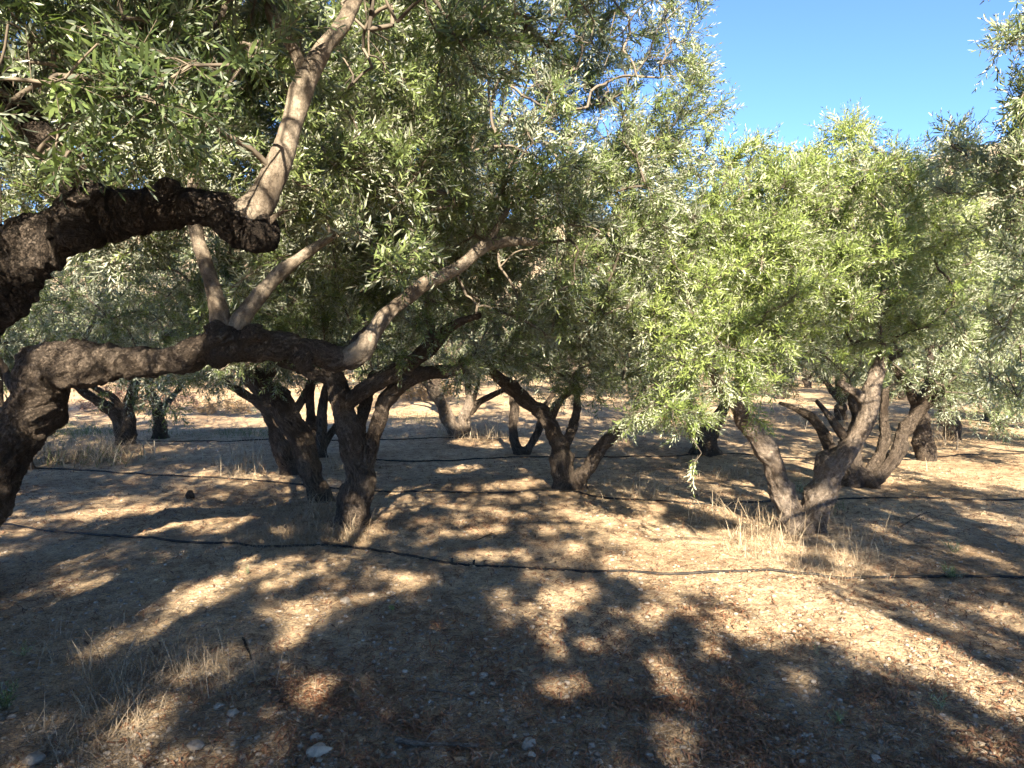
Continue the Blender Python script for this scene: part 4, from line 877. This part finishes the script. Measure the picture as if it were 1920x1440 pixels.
stuff('gravel', 'small pale pebbles and crumbs of soil', TP, xy, rz(rs.uniform(0, 6.28, len(xy))), sc, M_STONE, .001, True)
xy = frustum_pts(11000, 2.3, 18); sc = (.003 + .020 * rs.uniform(0, 1, len(xy)) ** 6) * (1 + xy[:, 1] * .05)
stuff('soil_clods', 'loose clods and crumbs of dry brown soil', TP, xy, rz(rs.uniform(0, 6.28, len(xy))), sc, M_SOIL, -.001, True)
xy = frustum_pts(12000, 6, 20, 1)
stuff('fallen_leaves', 'sparse dead leaves farther back under the trees', TL, xy, tilt(rs.uniform(0, 6.28, len(xy)), rs.normal(0, .2, len(xy))), rs.uniform(.7, 1.4, len(xy)), M_LITTER, .004)

def blades(name, label, cl, L, W, mat, spread=.5, seed=0):
    T = [blade(rs, L, W, rs.uniform(.1, 1.5)) for _ in range(12)]
    xy = np.vstack([ell_pts(*c[:5]) for c in cl]); sc = np.concatenate([np.full(c[4], c[5]) for c in cl]) * rs.uniform(.35, 1.2, len(xy))
    return stuff(name, label, T, xy, tilt(rs.uniform(0, 6.28, len(xy)), np.abs(rs.normal(0, spread, len(xy)))), sc, mat, -.005)
blades('dry_grass', 'tall blond dry grass around the foot of the V-shaped tree', [(1440, 1000, 100, 34, 520, .95), (1370, 965, 70, 18, 90, 1.1), (1500, 1040, 130, 34, 900, .45), (1590, 1050, 110, 40, 600, .5), (1630, 1020, 50, 25, 70, 1.1), (1310, 985, 30, 12, 40, 1.1), (1550, 1075, 80, 14, 300, .4)], .30, .0040, M_STRAW, .7)
blades('dry_grass', 'straw tangled round the foot of the upright forked tree', [(600, 1000, 110, 30, 1500, .75), (560, 960, 80, 26, 600, .8), (520, 1010, 90, 26, 600, .7), (650, 1012, 60, 14, 500, .8), (480, 1000, 60, 20, 250, .6), (600, 960, 30, 12, 250, 1.0), (560, 1030, 120, 14, 500, .5)], .28, .0045, M_STRAW, .7)
blades('dry_grass', 'clump of long pale reeds and straw seen under the arched trunk', [(160, 855, 120, 18, 420, 1.5), (110, 862, 70, 12, 160, 1.3), (215, 835, 30, 10, 160, 1.0), (190, 865, 50, 8, 120, 1.2)], .36, .009, M_STRAW, .75)
blades('dry_grass', 'faded grass tufts standing between the shaded trunks', [(460, 875, 60, 22, 260, 1.1), (480, 850, 50, 14, 120, 1.0), (865, 815, 60, 14, 300, 1.3), (920, 815, 50, 10, 160, 1.2), (820, 800, 40, 10, 120, 1.1), (1200, 928, 70, 14, 130, .9), (1750, 832, 60, 12, 140, 1.2), (1160, 905, 50, 10, 60, .8), (1360, 890, 60, 14, 160, .9), (640, 880, 40, 14, 90, .9), (1740, 880, 50, 10, 40, .8), (1100, 760, 140, 12, 260, 1.6), (1500, 790, 200, 20, 260, 1.5)], .28, .006, M_STRAW, .5)
blades('grass', 'low green grass in the shade at the edge of the bright clearing', [(480, 815, 90, 10, 900, .6), (350, 818, 120, 12, 700, .55), (140, 812, 120, 16, 1200, .8), (800, 785, 90, 12, 700, .6), (170, 860, 90, 14, 160, 1.2), (640, 870, 60, 30, 200, .4), (1560, 950, 40, 14, 200, .4), (480, 770, 200, 12, 700, .7)], .22, .007, M_GREEN, .5)
blades('straw_mat', 'flattened mat of grey straw in the lower left foreground', [(300, 1270, 150, 55, 900, 1.0), (220, 1340, 110, 50, 450, 1.0), (160, 1250, 90, 40, 350, .9), (400, 1260, 110, 60, 350, .9), (120, 1400, 140, 50, 350, .9), (60, 1210, 90, 30, 250, .7), (560, 1240, 140, 60, 150, .6), (250, 1180, 90, 20, 140, .7)], .22, .0028, M_STRAWG, 1.35)
# small weeds
def weed(label, px, py, hh, n, mat, seed, sc=.45):
    rg2 = np.random.default_rng(seed); b = gp(px, py); nn = n
    d = np.column_stack([rg2.normal(0, .45, nn), rg2.normal(0, .45, nn), np.full(nn, 1.0)]); pos = np.column_stack([rg2.normal(0, hh * .08, nn), rg2.normal(0, hh * .08, nn), np.zeros(nn)])
    V, Fa, NPr, RN, MI = instance(T_QUAD, rg2.integers(0, len(T_QUAD), nn), pos, rots(d, rg2), rg2.uniform(.6, 1.1, nn) * hh / .23, rg2.uniform(0, 1, nn))
    o = link('weed', mesh_np('weed', V, Fa, NPr, [mat, M_TWIG], rnd=RN, midx=MI), loc=b); tag(o, label, 'weed', 'small weeds sprouting from the soil')
for a in [('tiny green sprig rising from the lit soil near the right edge', 1762, 1335, .10, 4, M_LEAFG, 1), ('low green sprout in a sun fleck near the bottom right', 1573, 1362, .07, 7, M_LEAFY, 2), ('dark green weed spreading over the nearest hose at the right', 1785, 1085, .12, 16, M_LEAF, 3),
          ('green weed in the shade at right between two hoses', 1790, 1035, .12, 9, M_LEAF, 4), ('dark leafy weed at the left edge of the foreground', 12, 1330, .15, 14, M_LEAF, 5), ('small weed beside the dark leafy one at the left edge', 40, 1235, .08, 6, M_LEAFY, 6),
          ('grey-green sprout in the long lit streak on the left', 465, 1078, .09, 5, M_LEAFG, 7), ('small sprout above the round lit spot on the left', 292, 1052, .07, 4, M_LEAFG, 8), ('thin sprig standing in the shadow in front of the V-shaped tree', 1530, 1232, .11, 2, M_LEAFG, 9), ('low green weed hugging the soil below the nearest hose', 735, 1145, .05, 8, M_LEAFY, 10),
          ('green weed in shade behind the left arm of the V-shaped tree', 1500, 925, .15, 9, M_LEAF, 12)]: weed(*a)
# dry bushes beyond the clearing
def bush(label, px, py, wpx, hpx, mat, seed):
    b = gp(px, py); s = b[1] / F; rx = wpx / 2 * s; hz = hpx * s
    root = crown('bush', [b + [0, 0, .1], b + [0, 0, .3]], [(b[0], b[1], b[2] + hz * .45, rx, rx * .7, hz * .55, 2.0)], b, seed, mats=(mat, M_TWIG), temps=T_FAR, sprays=7, spacing=.3, sky=False, zmin=0.05)
    o = link('bush', root, loc=b); tag(o, label, 'bush', 'dry bushes beyond the clearing')
M_DRYB = leaf_mat('dry_brown_leaf', [(0, (0.10, 0.06, 0.05)), (1, (0.26, 0.16, 0.12))], [(0, (0.14, 0.09, 0.07)), (1, (0.30, 0.2, 0.15))], .15)
M_DRYO = leaf_mat('dry_orange_leaf', [(0, (0.20, 0.12, 0.06)), (1, (0.42, 0.28, 0.15))], [(0, (0.24, 0.15, 0.08)), (1, (0.45, 0.32, 0.18))], .2)
bush('purplish brown dead bush seen below the arched trunk', 215, 772, 130, 50, M_DRYB, 1)
bush('brown dead bush directly behind the small forked tree', 330, 768, 110, 36, M_DRYB, 2)
bush('orange dry bush in the bright clearing right of the small forked tree', 420, 775, 110, 30, M_DRYO, 3)
bush('tan dry bush in the gap behind the upright forked trunk', 790, 750, 130, 36, M_DRYO, 4)
